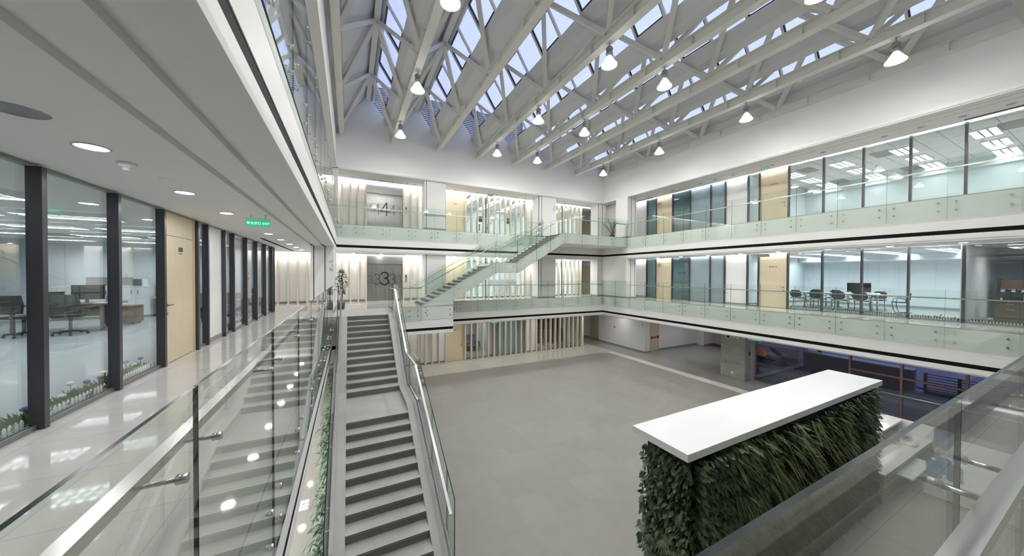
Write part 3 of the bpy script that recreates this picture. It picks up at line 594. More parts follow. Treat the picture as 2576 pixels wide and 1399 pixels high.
struct('wall_lounge', m, ('lilac_lit_concrete', 'black_plastic'))
NW[0] += 1; w = sroot('window_%d' % NW[0]); B(20.05, 26.02, 9.895, 9.91, G+.03, -.95).build('pane', 'facade_glass', w)
m = MB().box(20.05, 20.11, 9.82, 9.98, G+.03, -.95).box(25.96, 26.02, 9.82, 9.98, G+.03, -.95).box(20.05, 26.02, 9.82, 9.98, G+.03, G+.09); m.build('window_frame', 'lilac_lit_concrete', w)
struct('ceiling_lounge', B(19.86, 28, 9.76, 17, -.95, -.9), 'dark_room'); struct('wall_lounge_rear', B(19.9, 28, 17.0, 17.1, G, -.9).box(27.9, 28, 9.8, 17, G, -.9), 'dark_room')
NW[0] += 1; w = sroot('window_%d' % NW[0]); B(27.1, 27.9, 16.5, 16.52, G, -.95).build('pane', 'facade_glass', w); B(27.1, 27.16, 16.45, 16.56, G, -.95).build('mullion', 'dark_frame', w)
# glazed street facade with red steel mullions
NW[0] += 1; w = sroot('window_%d' % NW[0]); FYs = [9.72, 8.86, 7.42, 5.98, 4.48, 2.94, 1.42, -.1, -1.6, -3.1, -4.6, -6]
for a, b in zip(FYs, FYs[1:]): B(19.842, 19.858, b+.01, a-.01, G+.05, -1.36).build('pane', 'facade_glass', w)
for y in FYs[3:]: B(19.78, 19.94, y-.035, y+.035, G, -1.36).build('mullion', 'red_steel', w)
m = MB()
for z in (-2.52, G+.03): m.box(19.80, 19.92, -6, 5.98 if z > -3 else 9.72, z-.03, z+.03)
m.build('transom', 'red_steel', w)
h = thing('street_handrail', (19.62, 4, G), 'low steel handrail on glass along the street facade behind the reception', 'handrail')
MB().tube([(19.62, 9.55, G+.92), (19.62, -3, G+.92)], .022, 8).build('handrail', 'steel', h)
for a, b in zip((9.55, 7.45, 5.4, 3.3, 1.2, -.9), (7.45, 5.4, 3.3, 1.2, -.9, -3)): B(19.66, 19.672, b+.01, a-.01, G+.02, G+1.05).build('glass_panel', ('rail_glass', 'glass_edge'), h)
# street outside
struct('ground', B(19.9, 80, -60, 9.76, G-.3, G-.06).box(28, 80, 9.76, 60, G-.3, G-.06), 'asphalt')
f = thing('garden_wall', (25.3, 7, G-.06), 'dark low garden wall across the street left of the barred gate', 'wall'); B(25.2, 25.6, 5.3, 9.7, G-.06, G+.95).build('wall_panel', 'night_wall', f); B(25.1, 25.7, 5.3, 9.7, G+.95, G+1.0).build('coping', 'grey_metal', f)
gt = thing('street_gate', (25.3, 3, G-.06), 'dark metal gate of horizontal bars across the street', 'gate')
for y in (4.95, 3.95, 2.4, .8, -.8, -2.4): B(25.24, 25.36, y-.05, y+.05, G-.06, G+.95).build('post', 'dark_frame', gt)
for z in (.12, .25, .38, .51, .64, .77, .90): B(25.28, 25.32, -2.4, 4.95, G+z-.018, G+z+.018).build('bar', 'dark_frame', gt)
B(25.26, 25.34, -2.4, 4.95, G-.06, G+.08).build('kick_plate', 'dark_frame', gt)
struct('terrain', B(26.0, 80, -60, 60, G-.05, G+.02), 'night_wall')
struct('wall_sky_block', B(46, 48, -60, 60, G, 3.0), 'night_wall')  # unseen wall added to block the sky at the horizon

# ================================================================== reception with living wall
lw = thing('living_wall', (8.1, 3.5, G), 'tall planted green wall capped by a thick white slab, in the hall', 'plant wall')
B(4.36, 11.83, 2.98, 4.0, -1.115, -1.0).build('white_cap', 'solid_white', lw)
B(4.62, 11.72, 3.10, 3.90, G, -1.115).build('core', 'soil', lw); B(11.72, 11.80, 3.05, 3.95, G, -1.115).build('end_panel', 'solid_white', lw)
def wallpt(u):  # runs along the front face (X) and round the left end (Y)
    return u
def plant(nm, mt, n, fn):
    m = MB()
    for _ in range(n): fn(m)
    m.build(nm, mt, lw)
def face_pt():
    if R.random() < .16: return Vector((4.62, R.uniform(3.05, 3.92), 0)), Vector((-1, 0, 0))
    return Vector((R.uniform(4.6, 11.7), 3.10, 0)), Vector((0, -1, 0))
def broad(m):
    p, n = face_pt()
    if n.y < 0: p.x = 4.6 + abs(R.gauss(0, 1.0))
    if p.x > 7.4: return
    p.z = R.uniform(-3.0, -1.18) - (.25 if p.x < 5 else 0)*R.random(); s = Vector((R.uniform(-1, 1), R.uniform(-.7, .7), R.uniform(-1.1, .5)))
    L = R.uniform(.055, .12); m.leaf(p+n*R.uniform(.0, .15), n+s, n+Vector((R.uniform(-.6, .6), R.uniform(-.6, .6), R.uniform(.1, 1))), L, L*R.uniform(.55, .75), .3)
def clump(m, c, k, L0, L1, w0, w1, drp):
    ax = R.uniform(-.5, .8)
    for _ in range(k):
        n = Vector((ax+R.uniform(-.7, .7), -1, R.uniform(-.3, 1.2))); m.leaf(c+Vector((R.uniform(-.06, .06), -R.uniform(0, .05), R.uniform(-.06, .06))), n, Vector((R.uniform(-.6, .6), -.3, 1)), R.uniform(L0, L1), R.uniform(w0, w1), R.uniform(*drp), 0, 4)
def grassy(m): clump(m, Vector((R.triangular(5.2, 11.0, 7.3), 3.06, R.uniform(-3.2, -1.22))), R.randint(12, 22), .2, .46, .014, .045, (.35, 1.3))
def fern(m):
    c0 = Vector((R.uniform(6.4, 11.0), 3.05, R.uniform(-2.9, -1.25))); ax = R.uniform(-.4, .7)
    for _ in range(6):
        n = Vector((ax+R.uniform(-.6, .6), -1, R.uniform(-.2, .8))); n.normalize(); L = R.uniform(.22, .42); sd = n.cross(Vector((0, 0, 1))).normalized()
        for q in range(10):
            t = (q+1)/11; c = c0+n*L*t+Vector((0, 0, -L*.8*t*t)); l = .08*math.sin(PI*min(1, t+.15))+.008
            for s in (-1, 1): m.leaf(c, sd*s+n*.5+Vector((0, 0, -.2)), Vector((0, 0, 1)), l, .017, .2, 0, 2)
def palmy(m):
    p, n = face_pt()
    if n.y < 0: p.x = 4.6 + abs(R.gauss(0, .9))
    if p.x > 7.4: return
    p.z = R.uniform(-4.0, -2.55); c = p+n*R.uniform(.05, .22); d0 = n+Vector((R.uniform(-.3, .3), R.uniform(-.3, .3), R.uniform(-.2, .4))); sd = d0.cross(Vector((0, 0, 1))).normalized(); L = R.uniform(.12, .22)
    for q in range(11):
        a = (q-5)/5*1.5; m.leaf(c, d0.normalized()*math.cos(a)+sd*math.sin(a)+Vector((0, 0, -.15)), Vector((0, 0, 1))+d0*.5, L*(1-.25*abs(q-5)/5), .016, .5, 0, 2)
def fine(m):
    p = Vector((R.triangular(8.2, 11.78, 11.4), 3.08, R.uniform(-4.0, -1.15))); n = Vector((R.uniform(-.9, .9), -1, R.uniform(-.5, .8))); L = R.uniform(.07, .16)
    m.leaf(p+Vector((0, -R.uniform(0, .1), 0)), n, Vector((R.uniform(-.5, .5), -.2, 1)), L, L*.35, .5, 0, 2)
def bushy(m):
    p = Vector((R.uniform(5.5, 11.7), 3.08, R.uniform(-4.05, -1.25))); n = Vector((R.uniform(-.8, .8), -1, R.uniform(-.6, .7))); L = R.uniform(.05, .13)
    m.leaf(p+Vector((0, -R.uniform(0, .10), 0)), n, Vector((R.uniform(-.8, .8), -.7, 1)), L, L*.5, .4, 0, 3)
plant('broadleaf_foliage', 'leaf_broad', 7500, broad); plant('grassy_foliage', 'leaf_grass', 120, grassy); plant('fern_foliage', 'leaf_grass', 42, fern)
plant('palm_foliage', 'leaf_palm', 420, palmy); plant('fine_foliage', 'leaf_fine', 4200, fine); plant('mixed_foliage', 'leaf_broad', 4600, bushy)

rd = thing('reception_desk', (13.8, 3.4, G), 'white reception counter with raised shelf beside the green wall', 'counter')
B(11.83, 15.7, 2.93, 3.02, G+.08, G+.72).box(11.83, 15.7, 3.9, 3.98, G, G+1.1).build('panel', 'cream_panel', rd); B(11.83, 15.7, 2.95, 3.0, G, G+.08).build('plinth', 'skirting', rd)
B(11.83, 15.62, 2.90, 3.9, G+.72, G+.76).build('worktop', 'solid_white', rd); B(11.83, 15.62, 3.5, 4.0, G+1.10, G+1.15).build('raised_shelf', 'solid_white', rd); B(15.62, 15.72, 2.88, 4.0, G, G+1.15).build('end_panel', 'solid_white', rd)
B(14.0, 14.05, 3.52, 3.6, G+.76, G+1.10).build('shelf_post', 'solid_white', rd); B(12.6, 14.2, 2.62, 2.95, G+.56, G+.60).build('keyboard_tray', 'solid_white', rd)
o = thing('potted_plant', (14.35, 3.38, G+.76), 'small leafy plant in an orange pot on the reception worktop', 'plant'); MB().lathe([(.0001, 0), (.06, 0), (.085, .12), (.0001, .11)], wloc(o), 14).build('pot', 'orange', o)
m = MB()
for q in range(60): a = R.uniform(0, 6.3); m.leaf(wloc(o)+Vector((0, 0, .11)), (math.cos(a), math.sin(a), R.uniform(.3, 1.6)), (0, 0, 1), R.uniform(.12, .22), .04, .4)
m.build('foliage', 'leaf_ivy', o)
o = thing('glass_jar', (15.0, 3.3, G+.76), 'clear glass jar with greenery on the reception worktop', 'jar'); MB().lathe([(.0001, 0), (.12, 0), (.15, .12), (.12, .25), (.11, .25), (.14, .12), (.0001, .02)], wloc(o), 16).build('jar', 'clear_jar', o)
m = MB()
for q in range(50): a = R.uniform(0, 6.3); m.leaf(wloc(o)+Vector((R.uniform(-.05, .05), R.uniform(-.05, .05), .03)), (math.cos(a), math.sin(a), R.uniform(.5, 2)), (0, 0, 1), R.uniform(.1, .2), .03, .3)
m.build('foliage', 'leaf_grass', o)
for nm, (x, y), lab, mt, sz in (('book', (14.65, 3.1), 'small stack of papers lying on the reception worktop', 'paper', (.3, .21, .04)), ('pen_holder', (14.62, 3.36), 'dark pen holder between plant and jar on the reception worktop', 'black_plastic', (.07, .07, .1))):
    tag(B(x-sz[0]/2, x+sz[0]/2, y-sz[1]/2, y+sz[1]/2, G+.76, G+.76+sz[2]).build(nm, mt, None, (x, y, G+.76)), lab, nm.replace('_', ' '))
cr = thing('low_cabinet', (15.2, 1.7, G), 'low white cabinet behind the reception desk, below the near railing', 'cabinet')
B(13.35, 17.2, 1.0, 2.66, G+.46, G+.52).build('top', 'solid_white', cr); B(13.4, 17.15, 1.05, 2.62, G+.06, G+.46).build('body', 'solid_white', cr); B(13.45, 17.1, 1.1, 2.58, G, G+.06).build('plinth', 'skirting', cr)
cyl(MB(), 'y', (15.9, 2.63, G+.30), .03, .02).build('cable_hole', 'black_plastic', cr)
for k, (x, y) in enumerate(((13.52, 2.48), (13.66, 2.18), (13.95, 2.40))):
    o = thing('water_bottle', (x, y, G+.52), ('large blue water bottle standing on the low white cabinet, %s' % ('nearest the green wall', 'second from the green wall', 'nearest the camera')[k]), 'water bottle', 'water bottles on the low cabinet')
    MB().lathe([(.0001, 0), (.13, 0), (.135, .03), (.125, .10), (.135, .13), (.125, .20), (.135, .23), (.13, .33), (.05, .41), (.04, .42)], wloc(o), 18).build('bottle', 'bottle', o); MB().lathe([(.042, .415), (.042, .47), (.0001, .47)], wloc(o), 12).build('cap', 'white_edge', o)
ca = MB().tube([(15.3, 1.75, G+.526), (15.4, 1.62, G+.526), (15.55, 1.72, G+.526), (15.7, 1.56, G+.526), (15.85, 1.7, G+.53)], .007, 6).build('cable', 'black_plastic'); tag(ca, 'dark curled cable lying on the low white cabinet', 'cable')

# ================================================================== lights in ceilings
def put(proto, items, base):
    """first call fills the prototype, later ones copy it; items: (location, rz, label)"""
    first = True
    for loc, rz, lab in items:
        if first: proto.location = loc; proto.rotation_euler = (0, 0, rz); proto['label'] = lab; first = False
        else: dup(proto, loc, rz, lab)
def mk_downlight(lit, grp):
    t = thing('downlight', (0, 0, 0), 'x', 'ceiling light', grp)
    MB().lathe([(.105, 0), (.115, -.006), (.095, -.008), (.09, .01)], (0, 0, 0), 20).build('trim_ring', 'white_edge', t)
    MB().lathe([(.0001, -.002), (.092, -.002)], (0, 0, 0), 20).build('lens', 'down_glow' if lit else 'grey_metal', t); return t
put(mk_downlight(True, 'lit downlights in the left corridor ceiling'), [((-2.0, y, 2.69), 0, '%s lit downlight in the left corridor ceiling counting from the camera' % ORD[k]) for k, y in enumerate((2.35, 4.17, 5.95, 7.63, 9.35, 11.08, 12.85, 14.6, 16.3, 18.0))], None)
put(mk_downlight(True, 'lit downlights above the right third floor gallery'), [((17.78, y, 2.69), 0, '%s lit downlight above the right third floor gallery from the far end' % ORD[k]) for k, y in enumerate((14.36, 12.75, 11.12, 9.45, 7.82, 6.09, 4.37, 2.77, 1.1))], None)
put(mk_downlight(False, 'unlit downlights above the right fourth floor gallery'), [((18.0, y, 6.85), 0, '%s unlit downlight above the right fourth floor gallery from the far end' % ORD[k]) for k, y in enumerate((15.34, 13.53, 11.74, 10.89, 9.98, 8.2, 6.38, 4.61, 3.74, 2.86, 2.0))], None)
put(mk_downlight(False, 'unlit downlights along the far fourth floor gallery'), [((x, 19.68, 6.85), 0, '%s unlit downlight from the left along the far fourth floor gallery' % ORD[k]) for k, x in enumerate((.19, 1.63, 2.23, 3.04, 5.92, 7.4, 8.77, 10.22, 10.96, 11.64, 14.2, 15.0))], None)
put(mk_downlight(True, 'lit downlights along the far third floor gallery'), [((x, 19.7, 2.69), 0, '%s lit downlight from the left along the far third floor gallery' % ORD[k]) for k, x in enumerate((.2, 1.63, 3.05, 5.9, 7.4, 8.8, 10.2, 11.6, 14.3, 15.5, 17.2))], None)
put(mk_downlight(True, 'lit downlights under the left gallery on the ground floor'), [((x, y, -1.40), 0, '%s lit downlight under the left gallery on the ground floor' % ORD[k]) for k, (x, y) in enumerate([(xx, yy) for yy in (2.5, 5, 7.5, 10, 12.5, 15) for xx in (-1.4, -3.2)])], None)
put(mk_downlight(True, 'lit downlights along the ground floor walls'), [((x, y, -1.40), 0, '%s lit downlight along the ground floor far and right walls' % ORD[k]) for k, (x, y) in enumerate([(3.2, 19.4), (5.4, 19.4), (7.6, 19.4), (9.8, 19.4), (12.0, 19.4), (14.2, 19.4), (16.4, 19.6), (18.3, 18.6), (18.3, 14.6), (18.4, 7.6), (18.4, 4.6), (18.4, 1.6), (21.2, 14.6), (23.2, 14.6), (22.2, 12.2), (24.6, 12.6)])], None)  # the last four are unseen, added to brighten the lounge side
def mk_troffer(grp):
    t = thing('office_light', (0, 0, 0), 'x', 'ceiling light', grp)
    MB().box(-.6, .6, -.3, -.28, -.03, .05).box(-.6, .6, .28, .3, -.03, .05).box(-.6, -.58, -.28, .28, -.03, .05).box(.58, .6, -.28, .28, -.03, .05).build('frame', 'white_edge', t)
    B(-.58, .58, -.28, .28, .040, .045).build('diffuser', 'troffer_glow', t)
    m = MB()
    for q in range(1, 7): m.box(-.58+1.16*q/7-.006, -.58+1.16*q/7+.006, -.28, .28, -.025, .03)
    for q in range(1, 3): m.box(-.58, .58, -.28+.56*q/3-.02, -.28+.56*q/3+.02, -.025, .03)
    m.build('louvre', 'grey_metal', t); return t
ga = [(x, y, 6.816) for y in (8.45, 6.6, 4.71, 2.78, .9) for x in (20.63, 22.55, 24.4)]
put(mk_troffer('office lights in the bright fourth floor room on the right'), [(p, 0, 'louvred light in the right fourth floor room, %s row from door, %s from glass' % (ORD[k//3], ORD[k % 3])) for k, p in enumerate(ga)], None)
gb = [(x, y, 2.658) for y in (8.9, 7.2, 5.32, 3.6) for x in (20.0, 21.3, 22.6, 23.8)]  # extra columns added to brighten the meeting room
put(mk_troffer('office lights in the meeting room'), [(p, 0, 'louvred light in the meeting room, %s row from door, %s from glass' % (ORD[k//4], ORD[k % 4])) for k, p in enumerate(gb)], None)
gc = [(x, y, 2.638) for y in (.6, 2.75, 4.85, 6.95, 9.06, 11.18, 13.35, 15.45) for x in (-4.62, -6.12, -8.05)]  # rows nearest the camera are unseen, added for more light
put(mk_troffer('office lights in the left office'), [(p, 0, 'louvred light in the left office, %s row from near end, %s from glass' % (ORD[k//3], ORD[k % 3])) for k, p in enumerate(gc)], None)
for z, nm in ((6.816, 'fourth floor gym'), (2.656, 'third floor office behind the fins')):
    gd = [(x, y, z) for y in (21.4, 22.7, 24.0) for x in (7.6, 9.4, 11.2, 13.8, 15.4)]
    put(mk_troffer('office lights in the ' + nm), [(p, PI/2, 'louvred light in the %s, %s row back, %s from left' % (nm, ORD[k//5], ORD[k % 5])) for k, p in enumerate(gd)], None)
put(mk_troffer('lights in the third floor right hand room'), [(p, 0, 'louvred ceiling light over the brown desk, %s' % w) for p, w in (((21.2, 2.0, 2.656), 'nearer the divider'), ((21.2, .2, 2.656), 'nearer the camera'))], None)
put(mk_troffer('lights behind the frosted glass'), [((19.9, y, z), PI/2, 'louvred ceiling light behind the %s glass on the %s floor' % (w, f)) for y, w in ((11.5, 'frosted'), (15.2, 'dark')) for z, f in ((2.656, 'third'), (6.816, 'fourth'))], None)
put(mk_troffer('ground floor room lights'), [((x, y, -1.452), 0, 'louvred ceiling light in the ground floor %s' % w) for x, y, w in ((7.9, 22.6, 'sofa room'), (10.2, 22.4, 'frosted room'), (13.2, 22.2, 'cafe'), (-2.6, 17, 'hall far left'), (-1.9, 2.4, 'passage beside the stair, unseen added fill, nearest'), (-1.9, 5.2, 'passage beside the stair, unseen added fill, second'), (-1.9, 8.0, 'passage beside the stair, unseen added fill, third'), (-1.9, 10.8, 'passage beside the stair, unseen added fill, fourth'), (-1.9, 13.6, 'passage beside the stair, unseen added fill, farthest'))], None)  # passage lights are unseen, added to brighten the floor beside the stair
for k, (x, y, z) in enumerate(((20.5, 7.83, 6.869), (24.4, 7.9, 6.869), (20.6, 5.31, 6.869), (24.6, 5.37, 6.869), (20.57, 2.2, 6.869))):
    o = thing('ceiling_vent', (x, y, z), '%s dark square air vent in the ceiling of the right fourth floor room' % ORD[k], 'vent', 'air vents in the right fourth floor room'); B(x-.55, x+.55, y-.29, y+.29, z-.006, z).build('grille', 'skirting', o)
# slots, exit signs, detectors, spots
def flat_thing(nm, mt, bx, lab, cat, grp=None): return tag(B(*bx).build(nm, mt, None, ((bx[0]+bx[1])/2, (bx[2]+bx[3])/2, (bx[4]+bx[5])/2)), lab, cat, grp)
for bx, w in (((-.55, 3.02, 20.0, 20.08, 6.84, 6.852), 'above the fourth floor lift'), ((12.7, 16.2, 20.0, 20.08, 6.84, 6.852), 'over the fourth floor fins by the palm'), ((18.4, 18.47, -2, 2.9, 6.84, 6.852), 'above the near end of the right fourth floor gallery'), ((18.4, 18.47, 15.4, 17.5, 6.84, 6.852), 'above the far end of the right fourth floor gallery'), ((-2.5, -2.42, 12.6, 19, 2.68, 2.692), 'in the left corridor ceiling near the far slats'), ((-.55, 3.0, 20.0, 20.08, 2.68, 2.692), 'above the third floor lift')):
    flat_thing('air_slot', 'black_channel', bx, 'thin black linear air slot %s' % w, 'vent')
def exit_sign(c, ax, w, lab, hang=.1, pm='exit_pale', tm='exit_glow'):
    o = thing('exit_sign', c, lab, 'exit sign'); x, y, z = c
    if ax == 'x': B(x-.008, x+.008, y-w/2, y+w/2, z-.13, z).build('lit_panel', pm, o); B(x-.03, x+.03, y-w/2-.02, y+w/2+.02, z, z+.02).build('housing', 'white_edge', o)
    else: B(x-w/2, x+w/2, y-.008, y+.008, z-.13, z).build('lit_panel', pm, o); B(x-w/2-.02, x+w/2+.02, y-.03, y+.03, z, z+.02).build('housing', 'white_edge', o)
    m = MB()
    for s in (-.3, .3): cyl(m, 'z', (x+(w*s if ax == 'y' else 0), y+(w*s if ax == 'x' else 0), z+hang/2+.01), .006, hang)
    m.build('hanger', 'steel', o)
    t = text('\u5b89\u5168\u51fa\u53e3 EXIT', ax, (x if ax == 'x' else y)+(-.0095 if ax == 'y' or c[0] > 5 else .0095), y if ax == 'x' else x, z-.085,   .055, tm, o, 1 if (ax == 'x' and c[0] < 5) else -1)
exit_sign((-1.53, 7.6, 2.60), 'y', .36, 'green lit exit sign hanging from the left corridor ceiling', .1, 'exit_glow', 'exit_text'); exit_sign((8.12, 19.25, 6.74), 'y', .42, 'pale exit sign over the fourth floor gym fins')
exit_sign((17.55, 8.3, 6.74), 'x', .42, 'green exit sign above the right fourth floor meeting room door'); exit_sign((17.6, 8.3, 2.60), 'x', .42, 'green exit sign above the right third floor meeting room door')
exit_sign((18.0, 8.85, -1.52), 'x', .55, 'green outlined exit sign beside the concrete column on the ground floor', .1, 'exit_glow', 'exit_text'); exit_sign((8.43, 19.2, -1.46), 'y', .42, 'green exit sign hanging before the ground floor frosted fins', .1, 'exit_glow', 'exit_text')
dt = thing('smoke_detector', (0, 0, 0), 'x', 'smoke detector', 'ceiling detectors'); MB().lathe([(.0001, -.075), (.03, -.075), (.034, -.045), (.055, -.045), (.075, 0), (.0001, 0)], (0, 0, 0), 16).build('body', 'white_edge', dt); MB().lathe([(.031, -.066), (.031, -.052)], (0, 0, 0), 14).build('vent_ring', 'grey_metal', dt)
put(dt, [((-1.98, 4.62, 2.69), 0, 'conical smoke detector in the left corridor ceiling between first two downlights'), ((18.05, 13.14, 6.85), 0, 'small smoke detector above the right fourth floor gallery'), ((3.45, 19.6, 6.85), 0, 'small smoke detector right of the fourth floor lift slot'), ((10.0, 19.6, 6.85), 0, 'small smoke detector above the fourth floor gym fins'), ((17.9, 5.2, 2.69), 0, 'small smoke detector above the right third floor gallery'), ((4.55, 10.7, 8.55), 0, 'detector under the unlit second truss near the left'), ((9.39, 13.6, 8.55), 0, 'detector under the truss between two lit lamps'), ((11.82, 9.6, 8.55), 0, 'detector under the unlit truss right of centre'), ((14.3, 5.7, 8.55), 0, 'detector under the rightmost lit truss'), ((22.6, 6.0, 6.86), 0, 'detector in the ceiling of the right fourth floor room'), ((23.6, 6.3, 2.7), 0, 'detector in the meeting room ceiling')], None)
cp = thing('round_cover', (0, 0, 0), 'x', 'ceiling cover', 'flat round caps in the left corridor ceiling'); MB().lathe([(.0001, -.008), (.07, -.008), (.08, 0)], (0, 0, 0), 16).build('disc', 'white_edge', cp)
put(cp, [((-1.9, y, 2.69), 0, '%s flat round cap in the left corridor ceiling from the camera' % ORD[k]) for k, y in enumerate((5.2, 8.3, 11.9, 14.0))], None)
MB_sp = thing('ceiling_speaker', (-2.0, 3.46, 2.69), 'large round grey speaker grille in the left corridor ceiling', 'speaker'); MB().lathe([(.0001, -.006), (.13, -.006), (.14, 0)], wloc(MB_sp), 22).build('grille', 'grey_metal', MB_sp)
for k, (x, y) in enumerate([(6.38, 18.38), (7.88, 18.38), (9.42, 18.38), (12.4, 18.38), (16.6, 18.37), (16.80, 15.19), (16.80, 13.5), (16.80, 10.33), (16.80, 7.08), (16.80, 3.72)]):
    o = thing('spot_light', (x, y, -1.12), '%s tiny spot light in the black groove under the third floor gallery, from the left' % ORD[k], 'spot light', 'groove spot lights')
    (B(x-.03, x+.03, 18.365, 18.40, -1.15, -1.10) if x < 16.7 else B(16.795, 16.83, y-.03, y+.03, -1.15, -1.10)).build('body', 'chrome', o)
    (B(x-.02, x+.02, 18.36, 18.366, -1.145, -1.105) if x < 16.7 else B(16.79, 16.796, y-.02, y+.02, -1.145, -1.105)).build('lens', 'spot_glow', o)
# wall fittings on the ground floor
al = thing('fire_alarm', (19.215, 19.57, -2.64), 'round red fire alarm button on the white ground floor wall', 'alarm'); m = MB(); cyl(m, 'x', (19.21, 19.57, -2.64), .07, .03, 16); m.build('button', 'red', al)
sg = thing('wall_sign', (19.21, 16.8, -2.05), 'small square pictogram sign at the edge of the white ground floor wall', 'sign'); B(19.212, 19.22, 16.72, 16.88, -2.14, -1.97).build('plate', 'paper', sg); MB().tube([(19.21, 16.75, -2.0), (19.21, 16.85, -2.11)], .008, 6).tube([(19.21, 16.74, -2.05), (19.21, 16.8, -1.99), (19.21, 16.86, -2.05), (19.21, 16.8, -2.12), (19.21, 16.74, -2.05)], .006, 6).build('pictogram', 'ink', sg)
th = thing('thermostat', (18.925, 10.62, -1.83), 'white framed thermostat screen on the concrete column', 'thermostat'); B(18.905, 18.93, 10.50, 10.74, -1.93, -1.74).build('frame', 'white_edge', th); B(18.90, 18.906, 10.54, 10.70, -1.90, -1.77).build('screen', 'black_plastic', th)
for y, z, w in ((10.36, -1.84, 'next to the thermostat on the concrete column'), (10.14, -1.85, 'right of the first switch on the concrete column')): flat_thing('light_switch', 'white_edge', (18.918, 18.93, y-.045, y+.045, z-.045, z+.045), 'white square light switch %s' % w, 'switch', 'column switches')
flat_thing('power_socket', 'white_edge', (18.918, 18.93, 10.33, 10.47, -3.83, -3.73), 'white power socket low on the concrete column', 'socket'); flat_thing('card_reader', 'black_plastic', (19.3, 19.38, 9.745, 9.77, -2.75, -2.55), 'small black card reader on the side of the concrete column', 'card reader')
for z0, y, w in ((L4, 15.18, 'fourth'), (0, 15.18, 'third')): flat_thing('door_closer', 'steel', (XR-.07, XR-.005, y-.25, y-.02, z0+2.28, z0+2.34), 'silver door closer on the far right %s floor door' % w, 'door closer')
for z0, w in ((L4, 5.70), (0, 1.72)):
    o = thing('glass_sign', (XR-.01, 13.45, w), 'small coloured company lettering on the dark glass of the %s floor' % ('fourth' if z0 else 'third'), 'sign', 'signs on dark glass')
    text('N', 'x', XR-.012, 13.58, w-.06, .17, 'ink', o, -1); text('E', 'x', XR-.012, 13.47, w-.06, .17, 'sign_blue', o, -1); text('C', 'x', XR-.012, 13.37, w-.06, .17, 'red', o, -1); text('SB', 'x', XR-.012, 13.22, w-.06, .17, 'ink', o, -1)
# outlined floor numbers that wrap the pier edges
def outline3(nm, cx, z0, h, y, lab):
    m = MB(); w = h*.6; pts = []
    for (cz, rr) in ((.745, .235), (.275, .255)):
        for r2 in (rr*1.12, rr*.68):
            p = [(cx+w*r2/rr*.46*math.cos(t), z0+h*cz+h*r2*math.sin(t)) for t in [math.radians(v) for v in (range(165, 89, -12) if cz > .5 else range(195, 271, 12))]]
            stroke(m, p, .010, 0, y)
        a = math.radians(165 if cz > .5 else 195); stroke(m, [(cx+w*.46*q*math.cos(a), z0+h*cz+h*rr*q*math.sin(a)) for q in (1.12, .68)], .010, 0, y)
    stroke(m, [(cx-.03, z0+h*.44), (cx-.03, z0+h*.58)], .010, 0, y); stroke(m, [(cx-.03, z0+h*.58), (cx, z0+h*.58)], .010, 0, y)
    return tag(m.build(nm, 'ink', None, (cx, y, z0)), lab, 'sign')
outline3('floor_number', FX-.012, 1.70, .42, 14.893, 'outlined figure 3 cut off by the edge of the left pier')
m = MB(); q = [(12.44, 5.98), (12.44, 6.03), (12.60, 6.26), (12.64, 6.26)]
stroke(m, q, .010, 0, 18.493); stroke(m, [(12.44, 5.98), (12.64, 5.98)], .010, 0, 18.493); stroke(m, [(12.53, 6.04), (12.61, 6.15), (12.61, 6.04), (12.53, 6.04)], .010, 0, 18.493)
tag(m.build('floor_number', 'ink', None, (12.55, 18.493, 5.98)), 'outlined figure 4 cut off by the edge of the far pier', 'sign')

# ================================================================== planting strips behind the office glass
def strip(x0, x1, y0, y1, side, where):
    fx = x1 if side > 0 else x0
    m = MB(); y = y0+.02
    while y < y1-.03: m.prism([(y, .012), (y+.04, .012), (y+.04, .105), (y+.02, .13), (y, .105)], 'x', fx-.004, fx+.004); y += .062
    m.box(fx-.012*side-.004, fx-.012*side+.004, y0, y1, .05, .065); tag(m.build('picket_fence', 'white_edge', None, (fx, (y0+y1)/2, .012)), 'low white picket edging %s' % where, 'fence', 'picket edgings')
    m = MB()
    for _ in range(int((y1-y0)*430)):
        p = (R.uniform(x0+.015, x1-.015), R.uniform(y0, y1), .012); d = (R.uniform(-.5, .5), R.uniform(-.5, .5), 1); L = R.uniform(.07, .19)
        m.leaf(p, d, (R.uniform(-1, 1), R.uniform(-1, 1), .3), L, R.uniform(.018, .04), R.uniform(-.1, .3), 0, 2)
    m.box(x0, x1, y0, y1, .012, .03)
    o = m.build('grass', 'lawn', None, ((x0+x1)/2, (y0+y1)/2, .012)); tag(o, 'low green planting behind the white pickets %s' % where, 'grass', None, 'stuff')
def flower(x, y, z, c, lab):
    mt = {'w': 'white_petal', 'v': 'violet_petal', 'd': 'violet_dark'}[c]; o = thing('flower', (x, y, .012), lab, 'flower', 'ball flowers in the planting strips')
    m = MB().ball((x, y, z), .033, 10, 0, .8); m.build('flower_head', mt, o); MB().tube([(x, y, .012), (x+.004, y, z-.02)], .003, 5).build('stem', 'lawn', o)
LS = [(2.72, 3.83), (3.93, 5.04), (5.14, 6.25), (6.35, 7.46)]
for k, (a, b) in enumerate(LS): strip(-3.10, -2.90, a, b, 1, 'in the %s left pane before the wooden door' % ORD[3-k])
strip(-3.10, -2.90, 8.94, 9.36, 1, 'in the narrow left pane past the wooden door')
for k, (a, b) in enumerate(((10.55, 11.15), (11.25, 12.37), (12.47, 13.58), (13.68, 14.85), (14.95, 16.05))): strip(-3.10, -2.90, a, b, 1, 'in the %s pane beyond the white pier of the left corridor' % ORD[k])
CN = {'w': 'white', 'v': 'violet', 'd': 'dark violet'}; cnt = {}
